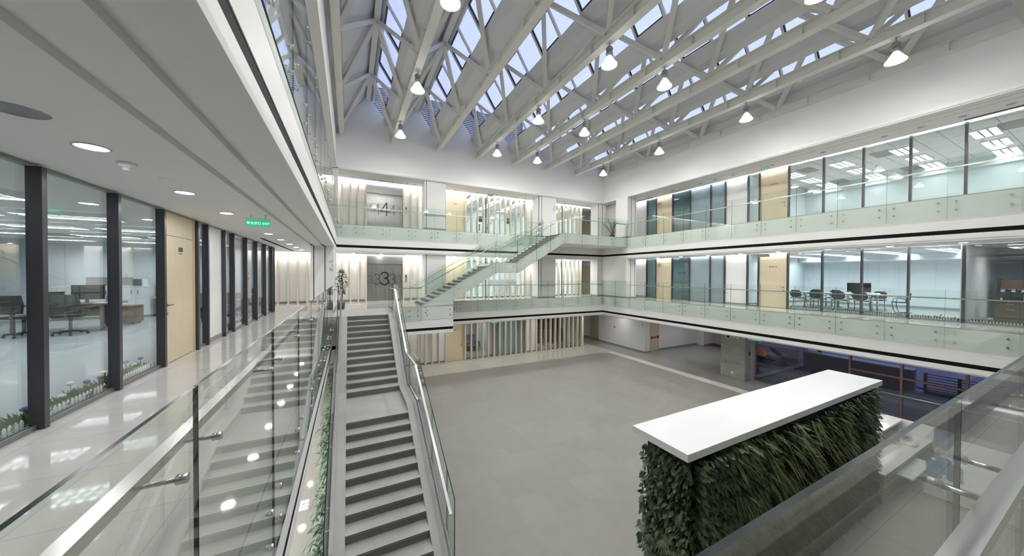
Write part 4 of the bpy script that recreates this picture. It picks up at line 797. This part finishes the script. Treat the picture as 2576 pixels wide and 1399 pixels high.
for c, y, z in (('v', 5.3, .16), ('w', 5.80, .13), ('w', 5.92, .24), ('v', 6.20, .18), ('d', 6.46, .16), ('w', 6.53, .21), ('v', 7.02, .23), ('d', 7.07, .12), ('w', 7.26, .13), ('v', 7.40, .2), ('w', 9.1, .23), ('w', 12.6, .14), ('w', 15.7, .18), ('v', 15.1, .15)):
    k = cnt[c] = cnt.get(c, 0)+1; flower(-3.04, y, z, c, '%s %s ball flower counting from the camera behind the left office glass' % (ORD[k-1], CN[c]))
RS = [(6.66, 7.80), (5.42, 6.54), (4.18, 5.30), (3.02, 4.06), (1.72, 2.84), (.48, 1.60)]
for k, (a, b) in enumerate(RS): strip(18.86, 19.08, a, b, -1, 'in the %s pane right of the right third floor door' % ORD[k])
strip(18.86, 19.05, 9.15, 9.55, -1, 'in the narrow pane left of the right third floor door'); cnt = {}
for c, y, z in (('w', 7.71, .17), ('w', 7.13, .18), ('w', 6.70, .2), ('w', 6.32, .17), ('w', 5.45, .15), ('w', 4.68, .17), ('d', 4.24, .2), ('w', 3.55, .18), ('v', 3.4, .2), ('w', 2.41, .19)):
    k = cnt[c] = cnt.get(c, 0)+1; flower(19.0, y, z, c, '%s %s ball flower from the door behind the right third floor glass' % (ORD[k-1], CN[c]))

# ================================================================== furniture
def desk_chair(lab, grp):
    """black mesh cantilever chair; faces +y, seat 0.46 high"""
    t = thing('meeting_chair', (0, 0, 0), lab, 'chair', grp)
    m = MB(); n = 8
    rows = [(-.20, .50, .17), (-.235, .58, .22), (-.25, .68, .235), (-.255, .78, .22), (-.27, .86, .14)]
    for (y0, z0, w0), (y1, z1, w1) in zip(rows, rows[1:]):
        for q in range(n):
            a, b = q/n*2-1, (q+1)/n*2-1; c = lambda u: .05*(u*u)
            for off in (0, .018): m.face([(a*w0, y0+c(a)-off, z0), (b*w0, y0+c(b)-off, z0), (b*w1, y1+c(b)-off, z1), (a*w1, y1+c(a)-off, z1)][::1 if off else -1], 0, True)
    m.build('backrest', 'dark_mesh', t)
    m = MB().prism([(-.22, -.20), (.22, -.20), (.24, .05), (.20, .24), (-.20, .24), (-.24, .05)], 'z', .435, .475); m.build('seat', 'dark_mesh', t)
    for s in (-1, 1): MB().tube([(s*.20, -.22, .56), (s*.245, -.05, .64), (s*.25, .14, .64), (s*.245, .20, .45), (s*.24, .16, .16), (s*.235, .10, .015), (s*.23, -.26, .015)], .014, 6).build('leg', 'black_plastic', t)
    MB().tube([(-.23, -.26, .015), (.23, -.26, .015)], .012, 6).build('stretcher', 'grey_metal', t); MB().tube([(-.18, -.235, .53), (-.1, -.2, .45), (.1, -.2, .45), (.18, -.235, .53)], .012, 6).build('back_frame', 'chrome', t)
    return t
def monitor(loc, rz, lab, w=.56, h=.34):
    t = thing('monitor', (0, 0, 0), lab, 'monitor', None)
    MB().box(-w/2, w/2, -.02, .02, .10, .10+h).box(-w/2+.06, w/2-.06, .02, .045, .15, .05+h).build('screen', 'black_plastic', t); MB().box(-.03, .03, .03, .06, .01, .2).build('stand', 'black_plastic', t); MB().box(-.13, .13, -.08, .12, 0, .012).build('base', 'black_plastic', t)
    t.location = loc; t.rotation_euler = (0, 0, rz); return t
tb = thing('meeting_table', (21.25, 6.7, .008), 'long white meeting table on steel legs in the glazed meeting room', 'table')
B(20.72, 21.82, 5.32, 8.35, .72, .75).build('tabletop', 'solid_white', tb)
for x in (20.95, 21.6):
    for y in (5.65, 7.0, 8.05): MB().tube([(x, y, .008), (x, y, .72)], .035, 10).build('leg', 'steel', tb)
ch = desk_chair('x', 'black meeting chairs round the white table')
put(ch, [((20.48, 8.15, .008), -PI/2, 'black mesh chair on the near side of the table, closest to the door'), ((20.45, 7.35, .008), -PI/2-.1, 'black mesh chair on the near side of the table, second from the door'),
         ((20.48, 6.55, .008), -PI/2, 'black mesh chair on the near side of the table, third from the door'), ((20.5, 5.85, .008), -PI/2+.1, 'black mesh chair before the monitor, fourth from the door'),
         ((22.1, 8.1, .008), PI/2, 'black mesh chair across the table, closest to the door'), ((22.1, 7.3, .008), PI/2, 'black mesh chair across the table, second from the door'), ((22.1, 6.5, .008), PI/2, 'black mesh chair across the table, third from the door'), ((22.1, 5.75, .008), PI/2, 'black mesh chair across the table, behind the monitor'),
         ((21.2, 4.85, .008), 0, 'black mesh chair alone at the near end of the table, seen sideways')], None)
monitor((20.98, 6.08, .75), -PI/2+PI, 'wide black monitor standing on the white meeting table, back to the glass', .78, .42)
flat_thing('projector', 'white_edge', (21.1, 21.35, 5.5, 5.75, .75, .82), 'small white projector on the meeting table beside the monitor', 'projector')
# right hand room with the brown desk
dk = thing('office_desk', (21.3, 2.2, 0), 'brown wooden office desk behind the right end of the third floor glass', 'desk')
B(20.25, 21.1, -.6, 2.55, .71, .75).build('desktop', 'brown_wood', dk); B(20.35, 20.40, -.5, 1.7, .25, .71).build('modesty_panel', 'dark_mesh', dk); p = B(20.3, 21.0, 1.85, 2.5, .03, .71).build('pedestal', 'brown_wood', dk)
for z in (.22, .44, .64): B(20.29, 20.30, 2.1, 2.25, z, z+.015).build('drawer_handle', 'chrome', p)
hu = thing('wall_hutch', (22.4, 1.2, 0), 'tall hutch with brown pin board and white lower panel behind the desk', 'shelf unit')
B(22.35, 22.7, -1.2, 2.62, 1.12, 1.47).build('pin_board', 'brown_wood', hu); B(22.38, 22.7, -1.2, 2.62, .0, 1.12).build('panel', 'white_edge', hu); B(22.3, 22.75, 2.62, 2.68, 0, 1.5).build('side_panel', 'dark_frame', hu)
monitor((20.6, 2.25, .75), PI/2, 'black monitor at the left end of the brown desk', .5, .2); monitor((20.7, 1.45, .75), PI/2, 'wide black monitor at the right end of the brown desk', .7, .16)
ph = thing('desk_phone', (20.9, 2.2, .75), 'rounded black desk equipment on top of the brown desk', 'phone'); MB().ball((20.95, 2.3, 1.10), .07, 10).ball((20.95, 2.1, 1.10), .065, 10).box(20.9, 21.0, 2.0, 2.4, .75, 1.05).build('body', 'black_plastic', ph)
# left office
cb = thing('storage_cabinet', (-7.45, 16.2, .012), 'long white storage cabinets against the far wall of the left office', 'cabinet')
for a, b in ((-8.6, -7.85), (-7.85, -7.08), (-7.08, -6.3)):
    B(a+.01, b-.01, 16.0, 16.4, .10, 1.10).build('body', 'white_edge', cb)
    for s in (0, 1): d = B(a+.015+(b-a)/2*s, a-.015+(b-a)/2*(s+1), 15.985, 16.0, .11, 1.09).build('door', 'meeting_wall', cb); u = a+(b-a)/2+(-.08 if s == 0 else .08); B(u-.012, u+.012, 15.97, 15.986, .84, .98).build('handle', 'grey_metal', d)
B(-8.6, -6.3, 15.98, 16.42, 1.10, 1.12).build('top', 'white_edge', cb); B(-8.6, -6.3, 16.02, 16.4, .012, .10).build('plinth', 'skirting', cb)
sc = thing('desk_screen', (-7.5, 16.44, .012), 'grey fabric partition screen rising behind the white cabinets', 'screen'); B(-8.05, -6.93, 16.425, 16.47, .3, 1.42).build('panel', 'grey_fabric', sc); B(-8.05, -8.0, 16.425, 16.48, .012, .3).box(-6.98, -6.93, 16.425, 16.48, .012, .3).build('foot', 'grey_metal', sc)
sc = thing('desk_screen', (-5.7, 16.2, .012), 'grey partition screen right of the white cabinets in the left office', 'screen'); B(-6.25, -5.3, 16.3, 16.36, .012, 1.42).build('panel', 'grey_fabric', sc); B(-6.2, -5.4, 15.9, 16.3, .70, .73).build('shelf', 'white_edge', sc)
for k, (x, c, lab) in enumerate(((-6.72, 'digit_blue', 'dark magazine file on the white cabinet in the left office'), (-6.47, 'white_edge', 'pale magazine file on the white cabinet in the left office'))): flat_thing('magazine_file', c, (x-.06, x+.06, 16.1, 16.35, 1.12, 1.36), lab, 'file')
d1 = thing('office_desk', (-6.7, 13.3, .012), 'dark brown desk with monitor in the middle of the left office', 'desk'); B(-7.75, -5.9, 12.85, 13.75, .71, .745).build('desktop', 'brown_wood', d1)
for x in (-7.6, -6.05):
    for y in (12.95, 13.65): B(x-.03, x+.03, y-.03, y+.03, .012, .71).build('leg', 'grey_metal', d1)
B(-7.6, -6.05, 13.6, 13.63, .35, .71).build('modesty_panel', 'brown_wood', d1)
d2 = thing('office_desk', (-8.7, 12.7, .012), 'dark brown desk at the left end of the office, partly behind the mullion', 'desk'); B(-9.4, -7.85, 12.45, 13.2, .71, .745).build('desktop', 'brown_wood', d2); B(-9.3, -8.7, 12.5, 13.1, .03, .71).build('pedestal', 'brown_wood', d2)
for x in (-9.35, -8.0): B(x-.03, x+.03, 12.5, 12.56, .012, .71).build('leg', 'grey_metal', d2)
pd = thing('drawer_pedestal', (-6.2, 14.2, .012), 'low brown drawer pedestal on castors right of the desk', 'drawers'); p = B(-6.52, -5.85, 13.95, 14.45, .07, .58).build('body', 'brown_wood', pd)
for x in (-6.45, -5.92):
    for y in (14.02, 14.38): MB().ball((x, y, .047), .035, 8).build('castor', 'black_plastic', pd)
for x0, x1 in ((-6.50, -6.20), (-6.17, -5.87)): B(x0, x1, 13.938, 13.95, .09, .56).build('drawer', 'brown_wood', p)
monitor((-6.45, 13.25, .745), PI, 'large black monitor on the dark desk in the left office', .62, .40); monitor((-7.2, 13.35, .745), PI, 'black monitor left of the large one on the dark desk', .5, .22); monitor((-8.3, 12.75, .745), PI, 'black monitor on the left end desk behind the thick mullion', .55, .26)
def task_chair(lab, grp):
    t = thing('task_chair', (0, 0, 0), lab, 'chair', grp)
    m = MB().prism([(-.22, .58), (.22, .58), (.24, .8), (.19, 1.02), (-.19, 1.02), (-.24, .8)], 'y', -.27, -.22); m.build('backrest', 'dark_mesh', t); B(-.24, .24, -.22, .25, .45, .51).build('seat', 'dark_mesh', t)
    MB().tube([(0, 0, .10), (0, 0, .45)], .03, 10).build('gas_lift', 'grey_metal', t); MB().tube([(0, -.1, .45), (0, -.26, .48), (0, -.25, .62)], .02, 6).build('back_bracket', 'grey_metal', t)
    for k in range(5):
        a = k*2*PI/5; l = MB().tube([(0, 0, .10), (.28*math.cos(a), .28*math.sin(a), .07)], .02, 6).build('base_leg', 'black_plastic', t); MB().ball((.28*math.cos(a), .28*math.sin(a), .03), .03, 8).build('castor', 'black_plastic', l)
    for s in (-1, 1): MB().tube([(s*.25, .0, .46), (s*.29, 0, .62), (s*.29, -.12, .66), (s*.29, .14, .66)], .014, 6).build('armrest', 'black_plastic', t)
    return t
put(task_chair('x', 'black task chairs in the left office'), [((-6.32, 12.35, .012), .15, 'black task chair with its back to the glass before the large monitor'), ((-7.1, 12.4, .012), -.3, 'black task chair left of the one before the large monitor'), ((-7.85, 12.1, .012), .1, 'black task chair half hidden by the first thick mullion')], None)
for lab, x, c, w in (('clear water bottle on the dark desk in the left office', -6.05, 'bottle', .04),): o = thing('drink_bottle', (x, 13.2, .745), lab, 'bottle'); MB().lathe([(.0001, 0), (w, 0), (w, .16), (.015, .21), (.015, .23)], wloc(o), 12).build('bottle', c, o)
flat_thing('tissue_box', 'paper', (-5.98, -5.92, 13.0, 13.12, .745, .83), 'small white box near the end of the dark desk', 'box'); flat_thing('papers', 'paper', (-6.2, -5.98, 12.9, 13.1, .745, .765), 'white papers lying on the dark desk', 'papers')
for k, z in enumerate((1.36, 1.56)):
    o = thing('picture_frame', (-3.73, 16.49, z), 'small framed picture on the far office wall, %s of the pair' % ('lower', 'upper')[k], 'picture', 'pair of small pictures'); B(-3.87, -3.58, 16.475, 16.498, z-.08, z+.09).build('frame', 'white_edge', o); B(-3.83, -3.62, 16.470, 16.476, z-.05, z+.06).build('print', 'grey_fabric', o)
so = thing('sofa', (-4.5, 15.4, .012), 'grey sofa at the far end of the left office behind the glass', 'sofa'); B(-5.3, -3.7, 14.9, 15.7, .12, .42).build('seat', 'grey_fabric', so); B(-5.3, -3.7, 15.5, 15.75, .42, .85).build('backrest', 'grey_fabric', so)
for a, b in ((-5.45, -5.3), (-3.7, -3.55)): B(a, b, 14.9, 15.75, .12, .62).build('armrest', 'grey_fabric', so)
B(-5.2, -3.8, 15.0, 15.65, .012, .12).build('base', 'black_plastic', so)
sb = thing('side_cabinet', (-3.5, 16.1, .012), 'low brown cabinet with a spiky plant at the far end of the left office', 'cabinet'); B(-3.75, -3.05, 15.95, 16.35, .012, .6).build('body', 'brown_wood', sb)
def potted(nm, loc, lab, h, n, L, Wd, mt, potr=.16, poth=.28, spread=.5, trunk=None, droop=.5, seg=4, zmin=.3, bow=False):
    o = thing(nm, loc, lab, 'plant'); x, y, z = loc
    MB().lathe([(.0001, 0), (potr*.78, 0), (potr, poth), (potr*.92, poth), (.0001, poth*.88)], loc, 18, 0).build('pot', 'pot', o)
    m = MB()
    if trunk: m.tube([(x, y, z+poth*.8), (x+.03, y, z+trunk*.6), (x, y+.02, z+trunk)], .022, 7); m.build('trunk', 'bark', o); m = MB()
    for _ in range(n):
        a = R.uniform(0, 2*PI); zz = R.uniform(zmin, h)
        if trunk: rr = spread*math.sqrt(R.random())*math.sin(PI*min(.96, max(.12, (zz-zmin)/(h-zmin)))); p = (x+rr*math.cos(a), y+rr*math.sin(a), z+zz); d = (math.cos(a), math.sin(a), R.uniform(-.7, .4))
        else: p = (x, y, z+poth); d = (math.cos(a)*spread, math.sin(a)*spread, R.uniform(.25, 1.3))
        m.leaf(p, d, (R.uniform(-.3, .3), R.uniform(-.3, .3), 1), L*R.uniform(.7, 1.1), Wd, droop, 0, seg)
    m.build('foliage', mt, o)
    if bow: MB().ball((x-.02, y-.12, z+poth+.18), .08, 8).build('ribbon', 'red_ribbon', o)
    return o
def palm(loc, lab):
    o = thing('potted_palm', loc, lab, 'plant'); x, y, z = loc
    MB().lathe([(.0001, 0), (.14, 0), (.19, .34), (.20, .34), (.175, .345), (.0001, .30)], loc, 20).build('pot', 'pot', o); MB().lathe([(.0001, .305), (.17, .305)], loc, 16).build('soil', 'soil', o)
    m, s = MB(), MB()
    for k in range(17):
        a = k*2.4+R.uniform(-.2, .2); el = R.uniform(.8, 1.5); L = R.uniform(1.2, 1.85); d = Vector((math.cos(a)*math.cos(el), math.sin(a)*math.cos(el), math.sin(el))); pts = []
        for q in range(9): t = q/8; pts.append(Vector((x, y, z+.3))+d*L*t+Vector((0, 0, -.30*L*t*t)))
        s.tube(pts, [.012-.001*q for q in range(9)], 5)
        sd = d.cross(Vector((0, 0, 1))).normalized()
        for q in range(3, 9):
            for g in (0, .5):
                c = pts[q]*(1-g)+pts[q-1]*g; dd = (pts[q]-pts[q-1]).normalized()
                for e in (-1, 1): m.leaf(c, sd*e+dd*.9, (0, 0, 1), .26-.018*abs(q-5), .03, .45, 0, 3)
    s.build('stems', 'lawn', o); m.build('fronds', 'leaf_palm', o); MB().ball((x-.06, y-.14, z+.58), .09, 8).box(x-.16, x+.06, y-.20, y-.10, z+.46, z+.54).build('ribbon', 'red_ribbon', o); return o
palm((16.95, 17.6, L4), 'tall potted palm with a red ribbon in the fourth floor corner niche')
potted('potted_tree', (-.30, 16.35, 0), 'leafy potted fig tree beside the left pier on the third floor landing', 1.78, 420, .11, .05, 'leaf_fine', .14, .30, .27, 1.5, .3, 3, .66)
potted('potted_plant', (-4.05, 13.6, .012), 'broad leaved pot plant behind the glass past the white pier', 1.5, 60, .42, .2, 'leaf_fine', .18, .3, .5, None, .35); potted('spiky_plant', (-3.4, 16.1, .6), 'spiky plant standing on the low brown cabinet', .4, 26, .32, .04, 'leaf_grass', .09, .12, .35, None, .05)
# climbing plants on the outside of the main stair
iv = thing('climbing_plant', (-.42, 7.5, G), 'trailing green ivy along the outer left side of the grey staircase', 'plant')
m = MB()
for _ in range(1500):
    y = R.uniform(4.3, 11.6) if R.random() < .8 else R.choice((4.9, 6.0, 7.1, 8.3, 9.6))+R.gauss(0, .18); zc = curb_z(y); x = -.37-abs(R.gauss(0, .10)); z = zc-.12-abs(R.gauss(0, .40))
    z = max(z, G+.1); m.leaf((x, y, z), (-R.uniform(.1, 1), R.uniform(-.9, .9), R.uniform(-.9, .5)), (-.6, R.uniform(-.5, .5), 1), R.uniform(.08, .17), R.uniform(.028, .05), .5, 0, 3)
m.build('foliage', 'leaf_ivy', iv)
MB().box(-.47, -.36, 4.3, 11.6, G, G+.35).build('planter_box', 'white_edge', iv); m = MB()
for k in range(24): y = 4.5+.3*k; m.tube([(-.41, y, G+.3), (-.40, y+.05, (G+curb_z(y))/2), (-.385, y, curb_z(y)-.2)], .006, 5)
m.build('stems', 'bark', iv)
# gym, rear office, sofa room, cafe, lounge
def exerciser(lab, grp):
    t = thing('exercise_machine', (0, 0, 0), lab, 'exercise machine', grp)
    MB().box(-.3, .3, -.85, -.75, 0, .08).box(-.3, .3, .7, .8, 0, .08).bar((0, -.8, .06), (0, .75, .06), .1, .08).build('base_frame', 'grey_metal', t)
    m = MB().lathe([(.0001, -.06), (.27, -.06), (.30, 0), (.27, .06), (.0001, .06)], (0, 0, 0), 20); m.v = [(c, a+.5, b+.45) for a, b, c in m.v]; m.build('flywheel_housing', 'white_edge', t)
    MB().tube([(0, .5, .5), (0, .35, 1.0), (0, .3, 1.45)], .05, 8).build('mast', 'grey_metal', t); B(-.2, .2, .22, .34, 1.35, 1.75).build('console', 'black_plastic', t)
    for s in (-1, 1): MB().tube([(s*.22, .55, .35), (s*.26, .35, .9), (s*.28, .1, 1.3), (s*.24, -.02, 1.55)], .025, 7).build('handle_arm', 'chrome', t); MB().bar((s*.18, .5, .42), (s*.18, -.6, .25), .10, .05).build('pedal', 'black_plastic', t)
    return t
put(exerciser('x', 'exercise machines in the fourth floor gym'), [((7.35, 21.8, L4), .5, 'dark exercise machine behind the left fins of the gym'), ((8.5, 22.2, L4), -.4, 'white and chrome exercise machine second from the left in the gym'), ((9.35, 21.7, L4), 1.2, 'dark exercise machine in the middle of the gym'), ((10.75, 22.0, L4), -.8, 'exercise machine behind the rightmost gym fins')], None)
for k, (x, y) in enumerate(((8.0, 23.4), (10.4, 22.9), (11.6, 23.6))):
    o = thing('workstation', (x, y, 0), 'white workstation desk behind the third floor fins, %s from the left' % ORD[k], 'desk', 'white workstations behind the fins'); B(x-.8, x+.8, y-.35, y+.35, .71, .74).build('desktop', 'solid_white', o); B(x-.8, x+.8, y+.33, y+.36, .74, 1.15).build('screen', 'frost_glass', o)
    for s in (-.76, .76): B(x+s-.03, x+s+.03, y-.34, y+.34, 0, .71).build('leg', 'white_edge', o)
s2 = thing('sofa', (8.6, 24, G), 'dark sofa in the ground floor room behind the clear fins', 'sofa'); B(7.4, 8.95, 23.7, 24.5, G+.1, G+.42).build('seat', 'grey_fabric', s2); B(7.4, 8.95, 24.4, 24.65, G+.42, G+.85).build('backrest', 'grey_fabric', s2); B(7.4, 8.9, 23.8, 24.5, G, G+.1).build('base', 'black_plastic', s2)
s3 = thing('armchair', (7.1, 23.2, G), 'dark armchair at the left of the ground floor sofa room', 'armchair'); B(6.9, 7.5, 22.8, 23.5, G+.1, G+.45).build('seat', 'grey_fabric', s3); B(6.85, 7.05, 22.8, 23.5, G+.45, G+.9).build('backrest', 'grey_fabric', s3); B(6.95, 7.45, 22.85, 23.45, G, G+.1).build('base', 'black_plastic', s3)
ct = thing('coffee_table', (8.35, 22.75, G), 'dark block coffee table in the ground floor sofa room', 'table'); B(7.75, 8.7, 22.45, 23.05, G+.35, G+.40).build('tabletop', 'brown_wood', ct); B(7.85, 8.6, 22.5, 23.0, G, G+.35).build('body', 'dark_room', ct)
potted('potted_plant', (8.85, 23.45, G), 'small potted plant beside the ground floor sofa', 1.0, 30, .5, .06, 'leaf_palm', .12, .25, .35)
for k, x in enumerate((12.9, 13.8, 14.9)):
    o = thing('stool', (x, 21.8, G), 'dark curved stool behind the ground floor cafe fins, %s from the left' % ORD[k], 'stool', 'cafe stools'); MB().lathe([(.0001, .72), (.17, .72), (.19, .76), (.0001, .77)], (x, 21.8, G), 16).build('seat', 'black_plastic', o); MB().lathe([(.2, 0), (.2, .02), (.03, .05), (.025, .72)], (x, 21.8, G), 14).build('pedestal', 'chrome', o)
for k, x in enumerate((12.7, 13.6, 14.5, 15.4)): flat_thing('wall_panel', 'black_plastic', (x-.25, x+.25, 23.57, 23.6, G+1.5, G+2.2), 'dark panel on the brown cafe wall, %s from the left' % ORD[k], 'panel', 'panels on the brown cafe wall')
cc = thing('cafe_counter', (14.5, 23, G), 'dark counter along the back of the ground floor cafe', 'counter'); B(12.4, 16.3, 22.6, 23.2, G+.05, G+1.0).build('body', 'brown_wood', cc); B(12.4, 16.3, 22.55, 23.25, G+1.0, G+1.05).build('countertop', 'dark_room', cc)
def pod(loc, lab, seatm, bodym, tilt, rz, r=.52, h=.46):
    o = thing('lounge_chair', (0, 0, 0), lab, 'chair', 'sculptural lounge chairs')
    MB().lathe([(.0001, 0), (r*.8, 0), (r*.62, h*.4), (r*.6, h*.6), (r*.98, h), (r*.93, h+.02), (r*.6, h*.8), (.0001, h*.72)], (0, 0, 0), 28).build('body', bodym, o)
    m = MB().lathe([(.0001, 0), (r*.85, .03), (r*.96, .12), (r*.85, .06), (.0001, .03)], (0, 0, 0), 28); c, s = math.cos(tilt), math.sin(tilt)
    m.v = [(a, b*c-z*s, b*s+z*c+h-.02) for a, b, z in m.v]; m.build('seat', seatm, o); o.location = loc; o.rotation_euler = (0, 0, rz); return o
pod((24.6, 10.75, G), 'sculptural lounge chair with dark oval seat on a pale waisted base', 'dark_room', 'cream_panel', .55, .4, .62, .62)
pod((23.2, 10.9, G), 'dark bowl shaped lounge chair in front of the orange one', 'night_wall', 'dark_room', .3, 1.2, .66, .5); pod((21.6, 11.0, G), 'low dark lounge chair nearest the concrete column', 'night_wall', 'night_wall', .1, .2, .75, .42)
oc = thing('lounge_chair', (24.0, 11.7, G), 'orange winged lounge chair behind the dark bowl chairs', 'chair'); m = MB()
for k in range(14):
    a0, a1 = -.9+k*.18*1.6, -.9+(k+1)*.18*1.6; f = lambda a: (.6*math.cos(a), .6*math.sin(a), .55+.55*math.sin((a+.9)/4.1*PI*.9))
    p, q = f(a0), f(a1); m.face([(24+p[0]*.5, 11.7+p[1]*.5, G+.3), (24+q[0]*.5, 11.7+q[1]*.5, G+.3), (24+q[0], 11.7+q[1], G+q[2]), (24+p[0], 11.7+p[1], G+p[2])], 0, True); m.face([(24+p[0]*.54, 11.7+p[1]*.54, G+.28), (24+p[0]*1.04, 11.7+p[1]*1.04, G+p[2]), (24+q[0]*1.04, 11.7+q[1]*1.04, G+q[2]), (24+q[0]*.54, 11.7+q[1]*.54, G+.28)], 0, True)
m.build('backrest', 'orange', oc); MB().lathe([(.0001, .34), (.38, .34), (.42, .28), (.34, 0), (.0001, 0)], wloc(oc), 20).build('seat', 'orange', oc)
